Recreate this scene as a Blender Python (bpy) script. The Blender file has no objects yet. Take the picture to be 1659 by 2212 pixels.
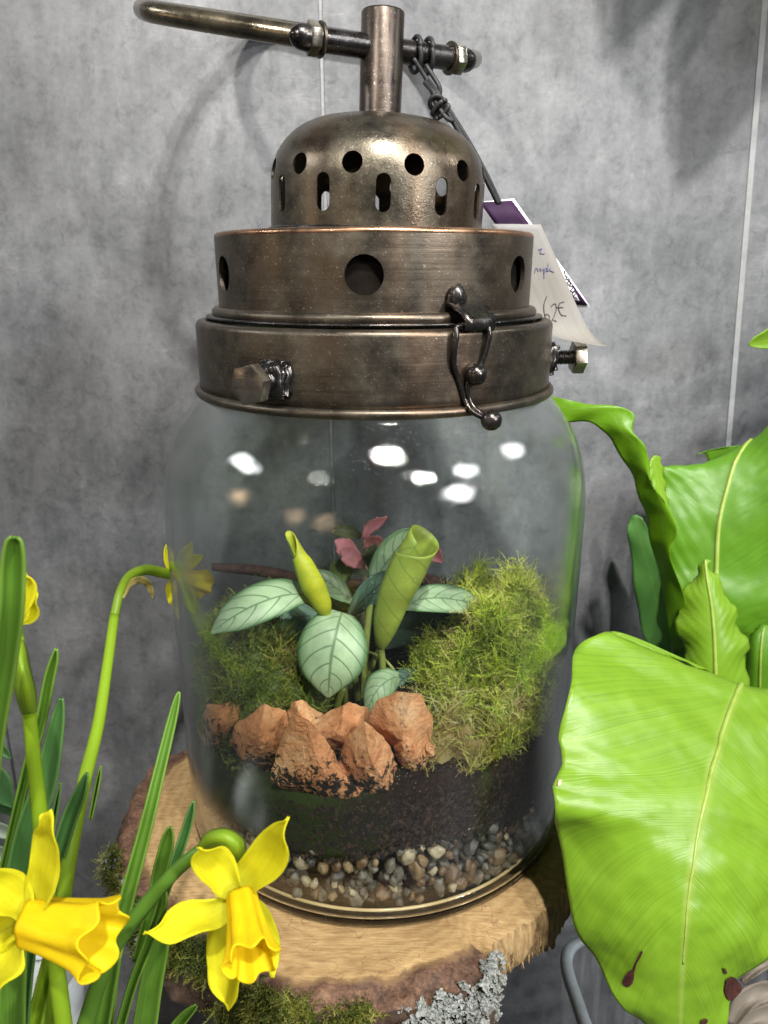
import bpy, bmesh, math, random
import numpy as np
from mathutils import Vector, Matrix, noise as mnoise

random.seed(7); RNG = np.random.default_rng(7)
scene = bpy.context.scene
COL = scene.collection
PI = math.pi

# ------------------------------------------------------------------ camera
CAM = np.array([0.0, -0.46, 0.349]); PITCH = math.radians(17.5); FPX = 1661.0
cd = bpy.data.cameras.new('camera'); cam = bpy.data.objects.new('camera', cd); COL.objects.link(cam)
cam.location = CAM.tolist(); cam.rotation_euler = (PI / 2 - PITCH, 0, 0)
cd.sensor_fit = 'HORIZONTAL'; cd.sensor_width = 36.0; cd.lens = 36.0 * FPX / 1659.0
cd.clip_start = 0.01; cd.clip_end = 50
cd.dof.use_dof = True; cd.dof.focus_distance = 0.37; cd.dof.aperture_fstop = 22
scene.camera = cam

# ------------------------------------------------------------------ world, lamps, exposure
w = bpy.data.worlds.new("World"); scene.world = w; w.use_nodes = True
bg = w.node_tree.nodes['Background']; bg.inputs[0].default_value = (0.80, 0.90, 0.98, 1); bg.inputs[1].default_value = 0.105

LAMP = 0.185
def lamp(name, loc, target, power, size, color=(1, 0.96, 0.9), spread=PI, shape='DISK', size_y=None):
    ld = bpy.data.lights.new(name, 'AREA'); ld.shape = shape; ld.size = size
    if size_y: ld.size_y = size_y
    ld.energy = power * LAMP; ld.color = color; ld.spread = spread
    o = bpy.data.objects.new(name, ld); COL.objects.link(o); o.location = loc
    o.rotation_euler = (Vector(target) - Vector(loc)).to_track_quat('-Z', 'Y').to_euler()
    return o
AIM = (0.0, 0.0, 0.25)
lamp('ceiling_spot', (0.33, -1.31, 2.0), (0.13, 0.17, 0.54), 7.6, 0.08, (1, 0.97, 0.92), math.radians(24), 'RECTANGLE', 0.11)
lamp('ceiling_spot', (-1.35, -2.23, 2.0), (-0.14, 0.17, 0.62), 6.0, 0.15, (1, 0.95, 0.88), math.radians(18))
lamp('ceiling_spot', (0.20, -1.25, 2.05), (0.02, -0.08, 0.10), 19, 0.08, (1, 0.97, 0.92), math.radians(46))
lamp('ceiling_spot', (1.18, -2.15, 2.0), (0.06, -0.18, 0.16), 19, 0.14, (1, 0.96, 0.9), math.radians(50))
lamp('ceiling_spot', (2.14, -1.51, 2.0), (0.1, -0.12, 0.2), 12, 0.17, (0.96, 0.98, 1.0), math.radians(60))
lamp('ceiling_spot', (3.85, -3.85, 2.0), (0.14, -0.13, 0.08), 26, 0.80, (0.97, 0.98, 1.0), math.radians(30))
lamp('ceiling_spot', (-3.2, -0.35, 2.0), AIM, 7.5, 0.15, (0.95, 0.98, 1.0), math.radians(60))
lamp('ceiling_spot', (-3.2, -0.85, 2.0), (-0.08, -0.3, 0.15), 9, 0.15, (0.95, 0.98, 1.0), math.radians(60))
lamp('ceiling_spot', (3.0, 0.1, 2.0), AIM, 6, 0.15, (0.95, 0.98, 1.0), math.radians(60))
for x, y, z in ((-2.2, -0.75, 0.50), (-1.62, -2.0, 0.36), (-1.02, -2.3, 0.31)):
    lamp('display_lamp', (x, y, z), (0, 0, z), 9.0, 0.15, (1, 0.70, 0.42), PI, 'RECTANGLE', 0.20)
scene.view_settings.view_transform = 'Standard'; scene.view_settings.look = 'None'
scene.view_settings.exposure = 0.0; scene.view_settings.gamma = 1.0
scene.cycles.use_denoising = True
scene.cycles.max_bounces = 12; scene.cycles.transparent_max_bounces = 40; scene.cycles.transmission_bounces = 8
scene.cycles.caustics_refractive = False; scene.cycles.caustics_reflective = False
scene.cycles.sample_clamp_indirect = 4.0

# ------------------------------------------------------------------ helpers: photo point -> place
_f = np.array([0, math.cos(PITCH), -math.sin(PITCH)]); _u = np.array([0, math.sin(PITCH), math.cos(PITCH)]); _r = np.array([1.0, 0, 0])
def ray(px, py): return _r * (px - 829.5) / FPX - _u * (py - 1106) / FPX + _f
def U(px, py, Y):
    d = ray(px, py); return CAM + d * (Y - CAM[1]) / d[1]
def UZ(px, py, z):
    d = ray(px, py); return CAM + d * (z - CAM[2]) / d[2]
def px_size(p): return float((np.array(p) - CAM) @ _f) / FPX        # metres per photo pixel at p
def to_px(P):
    v = np.asarray(P) - CAM; d = v @ _f
    return 829.5 + FPX * (v @ _r) / d, 1106 - FPX * (v @ _u) / d

def cr(pts, n):
    """Catmull-Rom through pts, n+1 samples."""
    P = np.asarray(pts, float); k = len(P)
    if k == 2: 
        t = np.linspace(0, 1, n + 1)[:, None]; return P[0] * (1 - t) + P[1] * t
    E = np.vstack([2 * P[0] - P[1], P, 2 * P[-1] - P[-2]])
    out = []
    for i in range(n + 1):
        s = i / n * (k - 1); j = min(int(s), k - 2); t = s - j
        a, b, c, d = E[j], E[j + 1], E[j + 2], E[j + 3]
        out.append(0.5 * (2 * b + (c - a) * t + (2 * a - 5 * b + 4 * c - d) * t * t + (3 * b - a - 3 * c + d) * t ** 3))
    return np.array(out)

def fbm(p, s, o=4): return mnoise.fractal(Vector(p) * s, 1.0, 2.0, o)

# ------------------------------------------------------------------ helpers: objects
def thing(name, label, cat, loc=(0, 0, 0), group=None):
    o = bpy.data.objects.new(name, None); COL.objects.link(o); o.location = loc; o.empty_display_size = 0.02
    o['label'] = label; o['category'] = cat
    if group: o['group'] = group
    return o
def tag(o, label, cat, group=None, kind=None):
    o['label'] = label; o['category'] = cat
    if group: o['group'] = group
    if kind: o['kind'] = kind
    return o
def link(name, me, mat, parent=None, smooth=True, label=None):
    if mat is not None:
        for m in (mat if isinstance(mat, (list, tuple)) else [mat]): me.materials.append(m)
    if smooth: me.polygons.foreach_set('use_smooth', [True] * len(me.polygons))
    o = bpy.data.objects.new(name, me); COL.objects.link(o)
    if parent is not None:
        o.parent = parent
        # every mesh is modelled in world coordinates: undo the parents' offset
        off = Vector((0, 0, 0)); q = parent
        while q is not None: off += q.location; q = q.parent
        o.location = -off
    if label: o['label'] = label
    return o
def mesh(name, V, F, mat, parent=None, smooth=True, uv=None, label=None):
    me = bpy.data.meshes.new(name); me.from_pydata([tuple(map(float, v)) for v in V], [], F)
    if uv is not None:
        lay = me.uv_layers.new(name='UVMap')
        li = np.zeros(len(me.loops), dtype=np.int32); me.loops.foreach_get('vertex_index', li)
        lay.data.foreach_set('uv', np.asarray(uv, np.float32)[li].ravel())
    me.update()
    return link(name, me, mat, parent, smooth, label)
def bm_obj(name, bm, mat, parent=None, smooth=True, label=None):
    me = bpy.data.meshes.new(name); bmesh.ops.recalc_face_normals(bm, faces=bm.faces); bm.to_mesh(me); bm.free()
    return link(name, me, mat, parent, smooth, label)
def auto_smooth(o, deg=35):
    me = o.data; bm = bmesh.new(); bm.from_mesh(me)
    for e in bm.edges:
        if len(e.link_faces) == 2 and e.calc_face_angle(0) > math.radians(deg): e.smooth = False
    bm.to_mesh(me); bm.free()
def solidify(o, t, off=0.0):
    m = o.modifiers.new('thick', 'SOLIDIFY'); m.thickness = t; m.offset = off; return o

def tube_data(pts, rad, seg=10, caps=True):
    P = np.asarray(pts, float); n = len(P); rad = np.broadcast_to(np.asarray(rad, float), (n,))
    T = np.gradient(P, axis=0); T /= np.linalg.norm(T, axis=1)[:, None] + 1e-12
    a = np.array([0, 0, 1.0]) if abs(T[0][2]) < 0.9 else np.array([1.0, 0, 0])
    N = np.cross(T[0], a); N /= np.linalg.norm(N)
    V, F = [], []
    for i in range(n):
        N = N - T[i] * (N @ T[i]); N /= np.linalg.norm(N) + 1e-12; B = np.cross(T[i], N)
        for k in range(seg):
            th = 2 * PI * k / seg; V.append(P[i] + rad[i] * (math.cos(th) * N + math.sin(th) * B))
    for i in range(n - 1):
        for k in range(seg):
            k2 = (k + 1) % seg; F.append((i * seg + k, i * seg + k2, (i + 1) * seg + k2, (i + 1) * seg + k))
    if caps:
        F.append(tuple(range(seg - 1, -1, -1))); F.append(tuple((n - 1) * seg + k for k in range(seg)))
    return V, F
def tube(name, pts, rad, mat, parent=None, seg=10, n=None, label=None):
    if n: 
        k = len(pts)
        if np.ndim(rad): rad = np.interp(np.linspace(0, k - 1, n + 1), range(k), rad)
        pts = cr(pts, n)
    V, F = tube_data(pts, rad, seg); uv = [(0.5, i // seg / max(1, len(pts) - 1)) for i in range(len(V))]
    return mesh(name, V, F, mat, parent, uv=uv, label=label)
def merge(parts):
    V, F = [], []
    for v, f in parts:
        b = len(V); V += list(v); F += [tuple(i + b for i in q) for q in f]
    return V, F

AX = -0.0055
def lathe_data(prof, seg=96, cx=AX, cy=0.0, close=False):
    V, F = [], []
    for r_, z in prof:
        for k in range(seg):
            th = 2 * PI * k / seg; V.append((cx + r_ * math.sin(th), cy - r_ * math.cos(th), z))
    n = len(prof)
    for i in range(n if close else n - 1):
        j = (i + 1) % n
        for k in range(seg):
            k2 = (k + 1) % seg; F.append((i * seg + k, i * seg + k2, j * seg + k2, j * seg + k))
    return V, F
def lathe(name, prof, mat, parent=None, seg=96, cx=AX, cy=0.0, close=False, label=None):
    V, F = lathe_data(prof, seg, cx, cy, close)
    o = mesh(name, V, F, mat, parent, label=label)
    bm = bmesh.new(); bm.from_mesh(o.data); bmesh.ops.recalc_face_normals(bm, faces=bm.faces); bm.to_mesh(o.data); bm.free()
    return o
def arc(cr_, cz, r_, a0, a1, n=6):
    return [(cr_ + r_ * math.cos(math.radians(a0 + (a1 - a0) * i / n)), cz + r_ * math.sin(math.radians(a0 + (a1 - a0) * i / n))) for i in range(n + 1)]
def cut(o, cutters):
    for c in cutters:
        m = o.modifiers.new('cut', 'BOOLEAN'); m.object = c; m.operation = 'DIFFERENCE'; m.solver = 'EXACT'
    bpy.context.view_layer.update()
    dg = bpy.context.evaluated_depsgraph_get()
    me = bpy.data.meshes.new_from_object(o.evaluated_get(dg)); o.modifiers.clear(); o.data = me
    for c in cutters: bpy.data.objects.remove(c)
    auto_smooth(o, 40)
def prism(cx, cy, cz, axis, r_, l, n=6, rot=0.0, r2=None, stretch=None):
    """prism along axis (unit) from centre -l/2..l/2; stretch = (scale along second axis)"""
    a = np.asarray(axis, float); a /= np.linalg.norm(a); up = np.array([0, 0, 1.0])
    if abs(a @ up) > 0.95: up = np.array([0, 1.0, 0])
    t = np.cross(up, a); t /= np.linalg.norm(t); k_ = np.cross(a, t)
    V = []
    for s, rr in ((-l / 2, r_), (l / 2, r2 or r_)):
        for i in range(n):
            th = 2 * PI * i / n + rot
            dz = math.sin(th) * rr
            V.append(np.array([cx, cy, cz]) + a * s + t * math.cos(th) * rr + k_ * dz)
    F = [tuple(range(n - 1, -1, -1)), tuple(range(n, 2 * n))] + [(i, (i + 1) % n, n + (i + 1) % n, n + i) for i in range(n)]
    return V, F
def chamfer(name, V, F, mat, parent, w_=0.0006, seg=2):
    bm = bmesh.new(); vs = [bm.verts.new(tuple(map(float, v))) for v in V]
    for f in F: bm.faces.new([vs[i] for i in f])
    bmesh.ops.recalc_face_normals(bm, faces=bm.faces)
    bmesh.ops.bevel(bm, geom=list(bm.edges), offset=w_, segments=seg, affect='EDGES', profile=0.6)
    o = bm_obj(name, bm, mat, parent); auto_smooth(o, 40); return o
def ball(name, c, r_, mat, parent, wob=0.0):
    bm = bmesh.new(); bmesh.ops.create_icosphere(bm, subdivisions=3, radius=r_)
    for v in bm.verts:
        v.co *= 1 + wob * fbm(v.co, 120); v.co += Vector(c)
    return bm_obj(name, bm, mat, parent)

# sheets: surfaces through left / middle / right edge points given as photo point + depth
SHEETS = {}
def sheet(name, rows, mat, parent, nu=14, nv=40, ripple=0.0, rf=9.0, rough=0.0, thick=0.0, key=None, label=None, pleat=0.0):
    L = cr([U(*r_[0]) for r_ in rows], nv); Mm = cr([U(*r_[1]) for r_ in rows], nv); R = cr([U(*r_[2]) for r_ in rows], nv)
    G = np.zeros((nv + 1, nu + 1, 3))
    for j in range(nu + 1):
        u = j / nu
        G[:, j] = L * (1 - u) * (1 - 2 * u) + Mm * 4 * u * (1 - u) + R * u * (2 * u - 1)
    du = np.gradient(G, axis=1); dv = np.gradient(G, axis=0); N = np.cross(du, dv); N /= np.linalg.norm(N, axis=2)[..., None] + 1e-12
    ph = random.random() * 9
    if ripple or rough or pleat:
        for i in range(nv + 1):
            for j in range(nu + 1):
                u = j / nu; e = abs(2 * u - 1); v = i / nv
                s = 1.0 if u < 0.5 else -0.8
                d = ripple * e ** 2.2 * math.sin(rf * v * PI + ph + s * 1.3 + 0.8 * math.sin(3 * v + ph))
                if rough: d += rough * fbm(G[i, j], 45, 3)
                if pleat: d += pleat * math.sin((v * 26 - e * 7) * PI) * e * (1 - e * .3)
                G[i, j] += N[i, j] * d
    V = G.reshape(-1, 3); uv = [(j / nu, i / nv) for i in range(nv + 1) for j in range(nu + 1)]
    W_ = nu + 1
    F = [(i * W_ + j, i * W_ + j + 1, (i + 1) * W_ + j + 1, (i + 1) * W_ + j) for i in range(nv) for j in range(nu)]
    o = mesh(name, V, F, mat, parent, uv=uv, label=label)
    if thick: solidify(o, thick)
    if key: SHEETS[key] = (G, N)
    return o, G, N
def strap(name, pts, mat, parent, tilt=0.0, cup=0.0, **kw):
    """pts: (px, py, Y, half width px); a strip across the line of sight, right edge tilt m nearer, middle sunk by cup m"""
    P = np.array(pts, float); T = np.gradient(P[:, :2], axis=0); T /= np.linalg.norm(T, axis=1)[:, None] + 1e-9
    Nn = np.stack([-T[:, 1], T[:, 0]], 1)
    rows = []
    for q, n_ in zip(P, Nn):
        h = q[3]; s = h / (max(P[:, 3]) + 1e-9)
        rows.append(((q[0] + n_[0] * h, q[1] + n_[1] * h, q[2] + tilt * s), (q[0], q[1], q[2] + cup * s), (q[0] - n_[0] * h, q[1] - n_[1] * h, q[2] - tilt * s)))
    return sheet(name, rows, mat, parent, **kw)
def on_sheet(G, N, px, py, lift=0.0004):
    X, Y = to_px(G.reshape(-1, 3)); i = int(np.argmin((X - px) ** 2 + (Y - py) ** 2)); p = G.reshape(-1, 3)[i]; n = N.reshape(-1, 3)[i]
    if n @ (CAM - p) < 0: n = -n
    return p + n * lift, n

# ------------------------------------------------------------------ materials
def new_mat(name):
    m = bpy.data.materials.new(name); m.use_nodes = True; nt = m.node_tree; p = nt.nodes['Principled BSDF']
    def n(t, **kw):
        x = nt.nodes.new('ShaderNode' + t)
        for k, v in kw.items():
            if k.startswith('i_'): 
                key = k[2:]; key = int(key) if key.isdigit() else key.replace('_', ' ')
                x.inputs[key].default_value = v
            else: setattr(x, k, v)
        return x
    def l(a, ao, b, bi): nt.links.new(a.outputs[ao], b.inputs[bi])
    return m, nt, p, n, l
def ramp(n, stops, interp='LINEAR'):
    r_ = n('ValToRGB'); e = r_.color_ramp; e.interpolation = interp
    while len(e.elements) > 1: e.elements.remove(e.elements[-1])
    e.elements[0].position = stops[0][0]; e.elements[0].color = (*stops[0][1], 1) if len(stops[0][1]) == 3 else stops[0][1]
    for pos, c in stops[1:]:
        q = e.elements.new(pos); q.color = (*c, 1)
    return r_
g3 = lambda v: (v, v, v)
def math_n(n, l, op, a, b=None, ao=0, bo=0):
    x = n('Math', operation=op)
    if isinstance(a, (int, float)): x.inputs[0].default_value = a
    else: l(a, ao, x, 0)
    if b is not None:
        if isinstance(b, (int, float)): x.inputs[1].default_value = b
        else: l(b, bo, x, 1)
    return x
def mix_c(n, l, fac, a, b, blend='MIX', fo=0, ao=0, bo=0):
    x = n('Mix', data_type='RGBA', blend_type=blend)
    if isinstance(fac, (int, float)): x.inputs[0].default_value = fac
    else: l(fac, fo, x, 0)
    for q, idx, o_ in ((a, 6, ao), (b, 7, bo)):
        if isinstance(q, tuple): x.inputs[idx].default_value = (*q, 1)
        else: l(q, o_, x, idx)
    return x          # output index 2
def coords(n, l, scale=(1, 1, 1), out='Object', rot=(0, 0, 0)):
    tc = n('TexCoord'); mp = n('Mapping'); mp.inputs['Scale'].default_value = scale; mp.inputs['Rotation'].default_value = rot; l(tc, out, mp, 0); return mp
def noise_n(n, l, vec, scale, detail=6, rough=0.6, dist=0.0):
    x = n('TexNoise'); x.inputs['Scale'].default_value = scale; x.inputs['Detail'].default_value = detail; x.inputs['Roughness'].default_value = rough; x.inputs['Distortion'].default_value = dist
    l(vec, 0, x, 'Vector'); return x
def bump(n, l, p, h, strength=0.3, dist=0.001, ho=0):
    b = n('Bump'); b.inputs['Strength'].default_value = strength; b.inputs['Distance'].default_value = dist; l(h, ho, b, 'Height'); l(b, 0, p, 'Normal'); return b

def m_wall():
    m, nt, p, n, l = new_mat('grey_stone_look_laminate')
    v = coords(n, l); big = noise_n(n, l, v, 4.2, 4, .55, .6); a = noise_n(n, l, v, 14, 6, .65, .3); b = noise_n(n, l, v, 70, 8, .78, .5); c = noise_n(n, l, v, 260, 4, .7)
    vs = coords(n, l, (90, 1, 20)); s = noise_n(n, l, vs, 1.0, 4, .6)
    k = mix_c(n, l, .45, big, a); k2 = mix_c(n, l, .22, k, b, ao=2); k3 = mix_c(n, l, .16, k2, s, ao=2); k4 = mix_c(n, l, .12, k3, c, ao=2)
    base = ramp(n, [(.37, (.068, .071, .077)), (.46, (.112, .116, .123)), (.54, (.165, .17, .178)), (.64, (.26, .267, .277))]); l(k4, 2, base, 0)
    fine = ramp(n, [(.34, g3(.58)), (.47, g3(1))]); l(b, 0, fine, 0); mu = mix_c(n, l, .55, base, fine, 'MULTIPLY')
    # long thin scuffs, each at its own slant
    vw = coords(n, l, (6, 1, 95), rot=(0, .28, 0)); sc = noise_n(n, l, vw, 1.0, 5, .55, .8); ab = math_n(n, l, 'SUBTRACT', sc, .5); ab2 = math_n(n, l, 'ABSOLUTE', ab); sr = ramp(n, [(.0, g3(1)), (.006, g3(0))]); l(ab2, 0, sr, 0)
    pk = ramp(n, [(.52, g3(0)), (.62, g3(.30))]); l(a, 0, pk, 0); sf = math_n(n, l, 'MULTIPLY', sr, pk); fin = mix_c(n, l, sf, mu, (.36, .365, .37), ao=2)
    l(fin, 2, p, 'Base Color'); rr = ramp(n, [(.3, g3(.36)), (.7, g3(.58))]); l(k, 2, rr, 0); l(rr, 0, p, 'Roughness'); p.inputs['Specular IOR Level'].default_value = .35
    bump(n, l, p, b, .14, .001); return m

def m_metal(name='aged_bronze_metal', tone=(.118, .101, .078), dark=(.070, .059, .047), refl_copper=(.18, .112, .070), rough=.36, cop=.50, grain=.25):
    m, nt, p, n, l = new_mat(name); p.inputs['Metallic'].default_value = .92
    vb = coords(n, l, (9, 9, 420)); br = noise_n(n, l, vb, 1.0, 5, .7, .2)
    vv = coords(n, l, (26, 26, 1.5)); vert = noise_n(n, l, vv, 1.0, 3, .5)
    v = coords(n, l); bl = noise_n(n, l, v, 60, 6, .65); fi = noise_n(n, l, v, 900, 3, .6)
    c1 = ramp(n, [(.32, dark), (.55, tone), (.75, tuple(1.5 * x for x in tone))])
    k = mix_c(n, l, .84, br, bl); l(k, 2, c1, 0)
    cm = ramp(n, [(.52, g3(0)), (.66, g3(1))]); l(vert, 0, cm, 0); cmf = math_n(n, l, 'MULTIPLY', cm, cop)  # copper columns paint upright streaks of reflection into the metal colour
    c2 = mix_c(n, l, cmf, c1, refl_copper)
    sp = ramp(n, [(.62, g3(0)), (.72, g3(1))]); l(fi, 0, sp, 0); spf = math_n(n, l, 'MULTIPLY', sp, .6)
    c3 = mix_c(n, l, spf, c2, (.45, .42, .36), ao=2)
    l(c3, 2, p, 'Base Color')
    rr = ramp(n, [(.3, g3(rough - .1)), (.7, g3(rough + .16))]); l(k, 2, rr, 0); l(rr, 0, p, 'Roughness')
    hm = mix_c(n, l, grain, br, fi); bump(n, l, p, hm, .17, .0008, 2)
    return m

def m_glass():
    m, nt, p, n, l = new_mat('clear_jar_glass'); nt.nodes.remove(p); out = nt.nodes['Material Output']
    lw = n('LayerWeight'); lw.inputs['Blend'].default_value = .5
    v = coords(n, l); rip = noise_n(n, l, v, 38, 3, .5); rip2 = noise_n(n, l, v, 760, 3, .7); hm = mix_c(n, l, .50, rip, rip2)
    b = n('Bump'); b.inputs['Strength'].default_value = .20; b.inputs['Distance'].default_value = .0007; l(hm, 2, b, 'Height')
    pw = math_n(n, l, 'POWER', lw, 2.8, ao=1); fr = n('MapRange'); l(pw, 0, fr, 0); fr.inputs[3].default_value = .035; fr.inputs[4].default_value = .9
    tint = ramp(n, [(.0, (.965, .98, .97)), (.6, (.95, .972, .96)), (.93, (.80, .87, .83)), (1, (.6, .7, .64))]); l(lw, 1, tint, 0)
    tr = n('BsdfTransparent'); l(tint, 0, tr, 0)
    gl = n('BsdfGlossy'); gl.inputs['Roughness'].default_value = .03; l(b, 0, gl, 'Normal'); gl.inputs[0].default_value = (1, 1, 1, 1)
    mx = n('MixShader'); l(fr, 0, mx, 0); l(tr, 0, mx, 1); l(gl, 0, mx, 2)
    # dust specks and a faint film
    vo = n('TexVoronoi'); vo.inputs['Scale'].default_value = 420; l(v, 0, vo, 'Vector'); sp = ramp(n, [(.07, g3(1)), (.13, g3(0))]); l(vo, 0, sp, 0)
    pa = noise_n(n, l, v, 16, 4, .6); pr = ramp(n, [(.48, g3(0)), (.66, g3(1))]); l(pa, 0, pr, 0)
    s1 = math_n(n, l, 'MULTIPLY', sp, pr); film = math_n(n, l, 'MULTIPLY', pr, .0012); s2 = math_n(n, l, 'MULTIPLY', s1, .42); s3 = math_n(n, l, 'ADD', s2, film)
    di = n('BsdfDiffuse'); di.inputs[0].default_value = (.62, .64, .62, 1)
    m2 = n('MixShader'); l(s3, 0, m2, 0); l(mx, 0, m2, 1); l(di, 0, m2, 2); l(m2, 0, out, 'Surface')
    return m

def m_leaf(name, col, edge, vein, kind='fern', rough=.32, trans=.3, vamt=.35, spec=.5):
    """kind fern: fine parallel side veins; calathea: dark curved side veins; strap: long parallel ribs; petal"""
    m, nt, p, n, l = new_mat(name); out = nt.nodes['Material Output']
    tc = n('TexCoord'); sx = n('SeparateXYZ'); l(tc, 'UV', sx, 0)
    uc = math_n(n, l, 'SUBTRACT', sx, .5); e0 = math_n(n, l, 'ABSOLUTE', uc); e = math_n(n, l, 'MULTIPLY', e0, 2.0)      # 0 midrib .. 1 edge
    v = coords(n, l); nz = noise_n(n, l, v, 45, 5, .6)
    if kind == 'calathea':
        pe = math_n(n, l, 'POWER', e, 1.5); sh = math_n(n, l, 'MULTIPLY', pe, .24); vv = math_n(n, l, 'SUBTRACT', sx, sh, ao=1)
        fr = math_n(n, l, 'MULTIPLY', vv, 6.5); sd = math_n(n, l, 'MULTIPLY', uc, .9); sgn = math_n(n, l, 'SIGN', uc); sg = math_n(n, l, 'MULTIPLY', sgn, .22); f2 = math_n(n, l, 'ADD', fr, sg)
        fc = math_n(n, l, 'FRACT', f2); fd = math_n(n, l, 'SUBTRACT', fc, .5); fa = math_n(n, l, 'ABSOLUTE', fd)
        vn = ramp(n, [(.015, g3(1)), (.085, g3(0))]); l(fa, 0, vn, 0)
        mr = ramp(n, [(.015, g3(1)), (.07, g3(0))]); l(e, 0, mr, 0)
        vm = math_n(n, l, 'MAXIMUM', vn, mr); vmm = math_n(n, l, 'MULTIPLY', vm, .85 - vamt)
        er = ramp(n, [(.66, g3(0)), (.95, g3(.85))]); l(e, 0, er, 0)
        sh2 = ramp(n, [(.3, tuple(.62 * x for x in col)), (.68, tuple(1.2 * x for x in col))]); l(nz, 0, sh2, 0)
        c1 = mix_c(n, l, er, sh2, edge); c2 = mix_c(n, l, vmm, c1, vein, ao=2); colo, co = c2, 2
        inv = math_n(n, l, 'SUBTRACT', 1.0, vm); h = inv; hs, hd = .35, .0006
    elif kind == 'fern':
        ee = math_n(n, l, 'MULTIPLY', e, .16); vv = math_n(n, l, 'SUBTRACT', sx, ee, ao=1); cmb = n('CombineXYZ'); v1 = math_n(n, l, 'MULTIPLY', vv, 230.0); l(v1, 0, cmb, 0); u1 = math_n(n, l, 'MULTIPLY', uc, 1.0); l(u1, 0, cmb, 1)
        st = noise_n(n, l, cmb, 1.0, 3, .6)
        bl = ramp(n, [(.30, tuple(.74 * x for x in col)), (.5, col), (.70, (min(1, 1.25 * col[0]), min(1, 1.14 * col[1]), 1.5 * col[2]))]); k = mix_c(n, l, .42, st, nz); l(k, 2, bl, 0)
        mr = ramp(n, [(.0, g3(.55)), (.06, g3(0))]); l(e, 0, mr, 0)
        c1 = mix_c(n, l, mr, bl, edge); colo, co = c1, 2; h = st; hs, hd = vamt, .0012
    elif kind == 'strap':
        cmb = n('CombineXYZ'); u1 = math_n(n, l, 'MULTIPLY', uc, 16.0); l(u1, 0, cmb, 0); v1 = math_n(n, l, 'MULTIPLY', sx, 2.0, ao=1); l(v1, 0, cmb, 1)
        st = noise_n(n, l, cmb, 1.0, 3, .6); bl = ramp(n, [(.3, tuple(.75 * x for x in col)), (.7, tuple(1.2 * x for x in col))]); k = mix_c(n, l, .3, st, nz); l(k, 2, bl, 0)
        er = ramp(n, [(.82, g3(0)), (1.0, g3(.6))]); l(e, 0, er, 0); c1 = mix_c(n, l, er, bl, edge); colo, co = c1, 2; h = st; hs, hd = .25, .0006
    else:
        cmb = n('CombineXYZ'); u1 = math_n(n, l, 'MULTIPLY', uc, 14.0); l(u1, 0, cmb, 0); v1 = math_n(n, l, 'MULTIPLY', sx, 1.6, ao=1); l(v1, 0, cmb, 1)
        st = noise_n(n, l, cmb, 1.0, 3, .6); k = mix_c(n, l, .35, st, nz)
        bl = ramp(n, [(.3, (.92 * col[0], .86 * col[1], .7 * col[2])), (.7, tuple(min(1, 1.08 * x) for x in col))]); l(k, 2, bl, 0)
        er = ramp(n, [(.0, g3(.75)), (.35, g3(0))]); l(sx, 1, er, 0); c1 = mix_c(n, l, er, bl, edge); colo, co = c1, 2; h = st; hs, hd = .3, .0007
    l(colo, co, p, 'Base Color'); p.inputs['Roughness'].default_value = rough; p.inputs['Specular IOR Level'].default_value = spec
    hs = hs * max(.12, 1 - 1.7 * vamt) if kind == 'calathea' else hs; bump(n, l, p, h, hs, hd)
    tl = n('BsdfTranslucent'); br = mix_c(n, l, 1.0, colo, (1.0, 1.0, .55), 'MULTIPLY', ao=co); l(br, 2, tl, 0)
    mx = n('MixShader'); mx.inputs[0].default_value = trans; l(p, 0, mx, 1); l(tl, 0, mx, 2); l(mx, 0, out, 'Surface')
    return m

def m_strand(name, stops, rough=.6, trans=.25):
    """strand colour varies by piece (UV u) and lightens to the tip (UV v)"""
    m, nt, p, n, l = new_mat(name); out = nt.nodes['Material Output']
    tc = n('TexCoord'); sx = n('SeparateXYZ'); l(tc, 'UV', sx, 0); r_ = ramp(n, stops); l(sx, 0, r_, 0)
    l(r_, 0, p, 'Base Color'); p.inputs['Roughness'].default_value = rough
    tl = n('BsdfTranslucent'); l(r_, 0, tl, 0); mx = n('MixShader'); mx.inputs[0].default_value = trans; l(p, 0, mx, 1); l(tl, 0, mx, 2); l(mx, 0, out, 'Surface')
    return m
def m_simple(name, c1, c2, scale=60, rough=.6, metallic=0.0, bstr=.3, bdist=.001, lo=.35, hi=.65, detail=6, spec=.5):
    m, nt, p, n, l = new_mat(name); v = coords(n, l); a = noise_n(n, l, v, scale, detail, .65); r_ = ramp(n, [(lo, c1), (hi, c2)]); l(a, 0, r_, 0); l(r_, 0, p, 'Base Color')
    p.inputs['Roughness'].default_value = rough; p.inputs['Metallic'].default_value = metallic; p.inputs['Specular IOR Level'].default_value = spec
    if bstr: bump(n, l, p, a, bstr, bdist)
    return m
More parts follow.
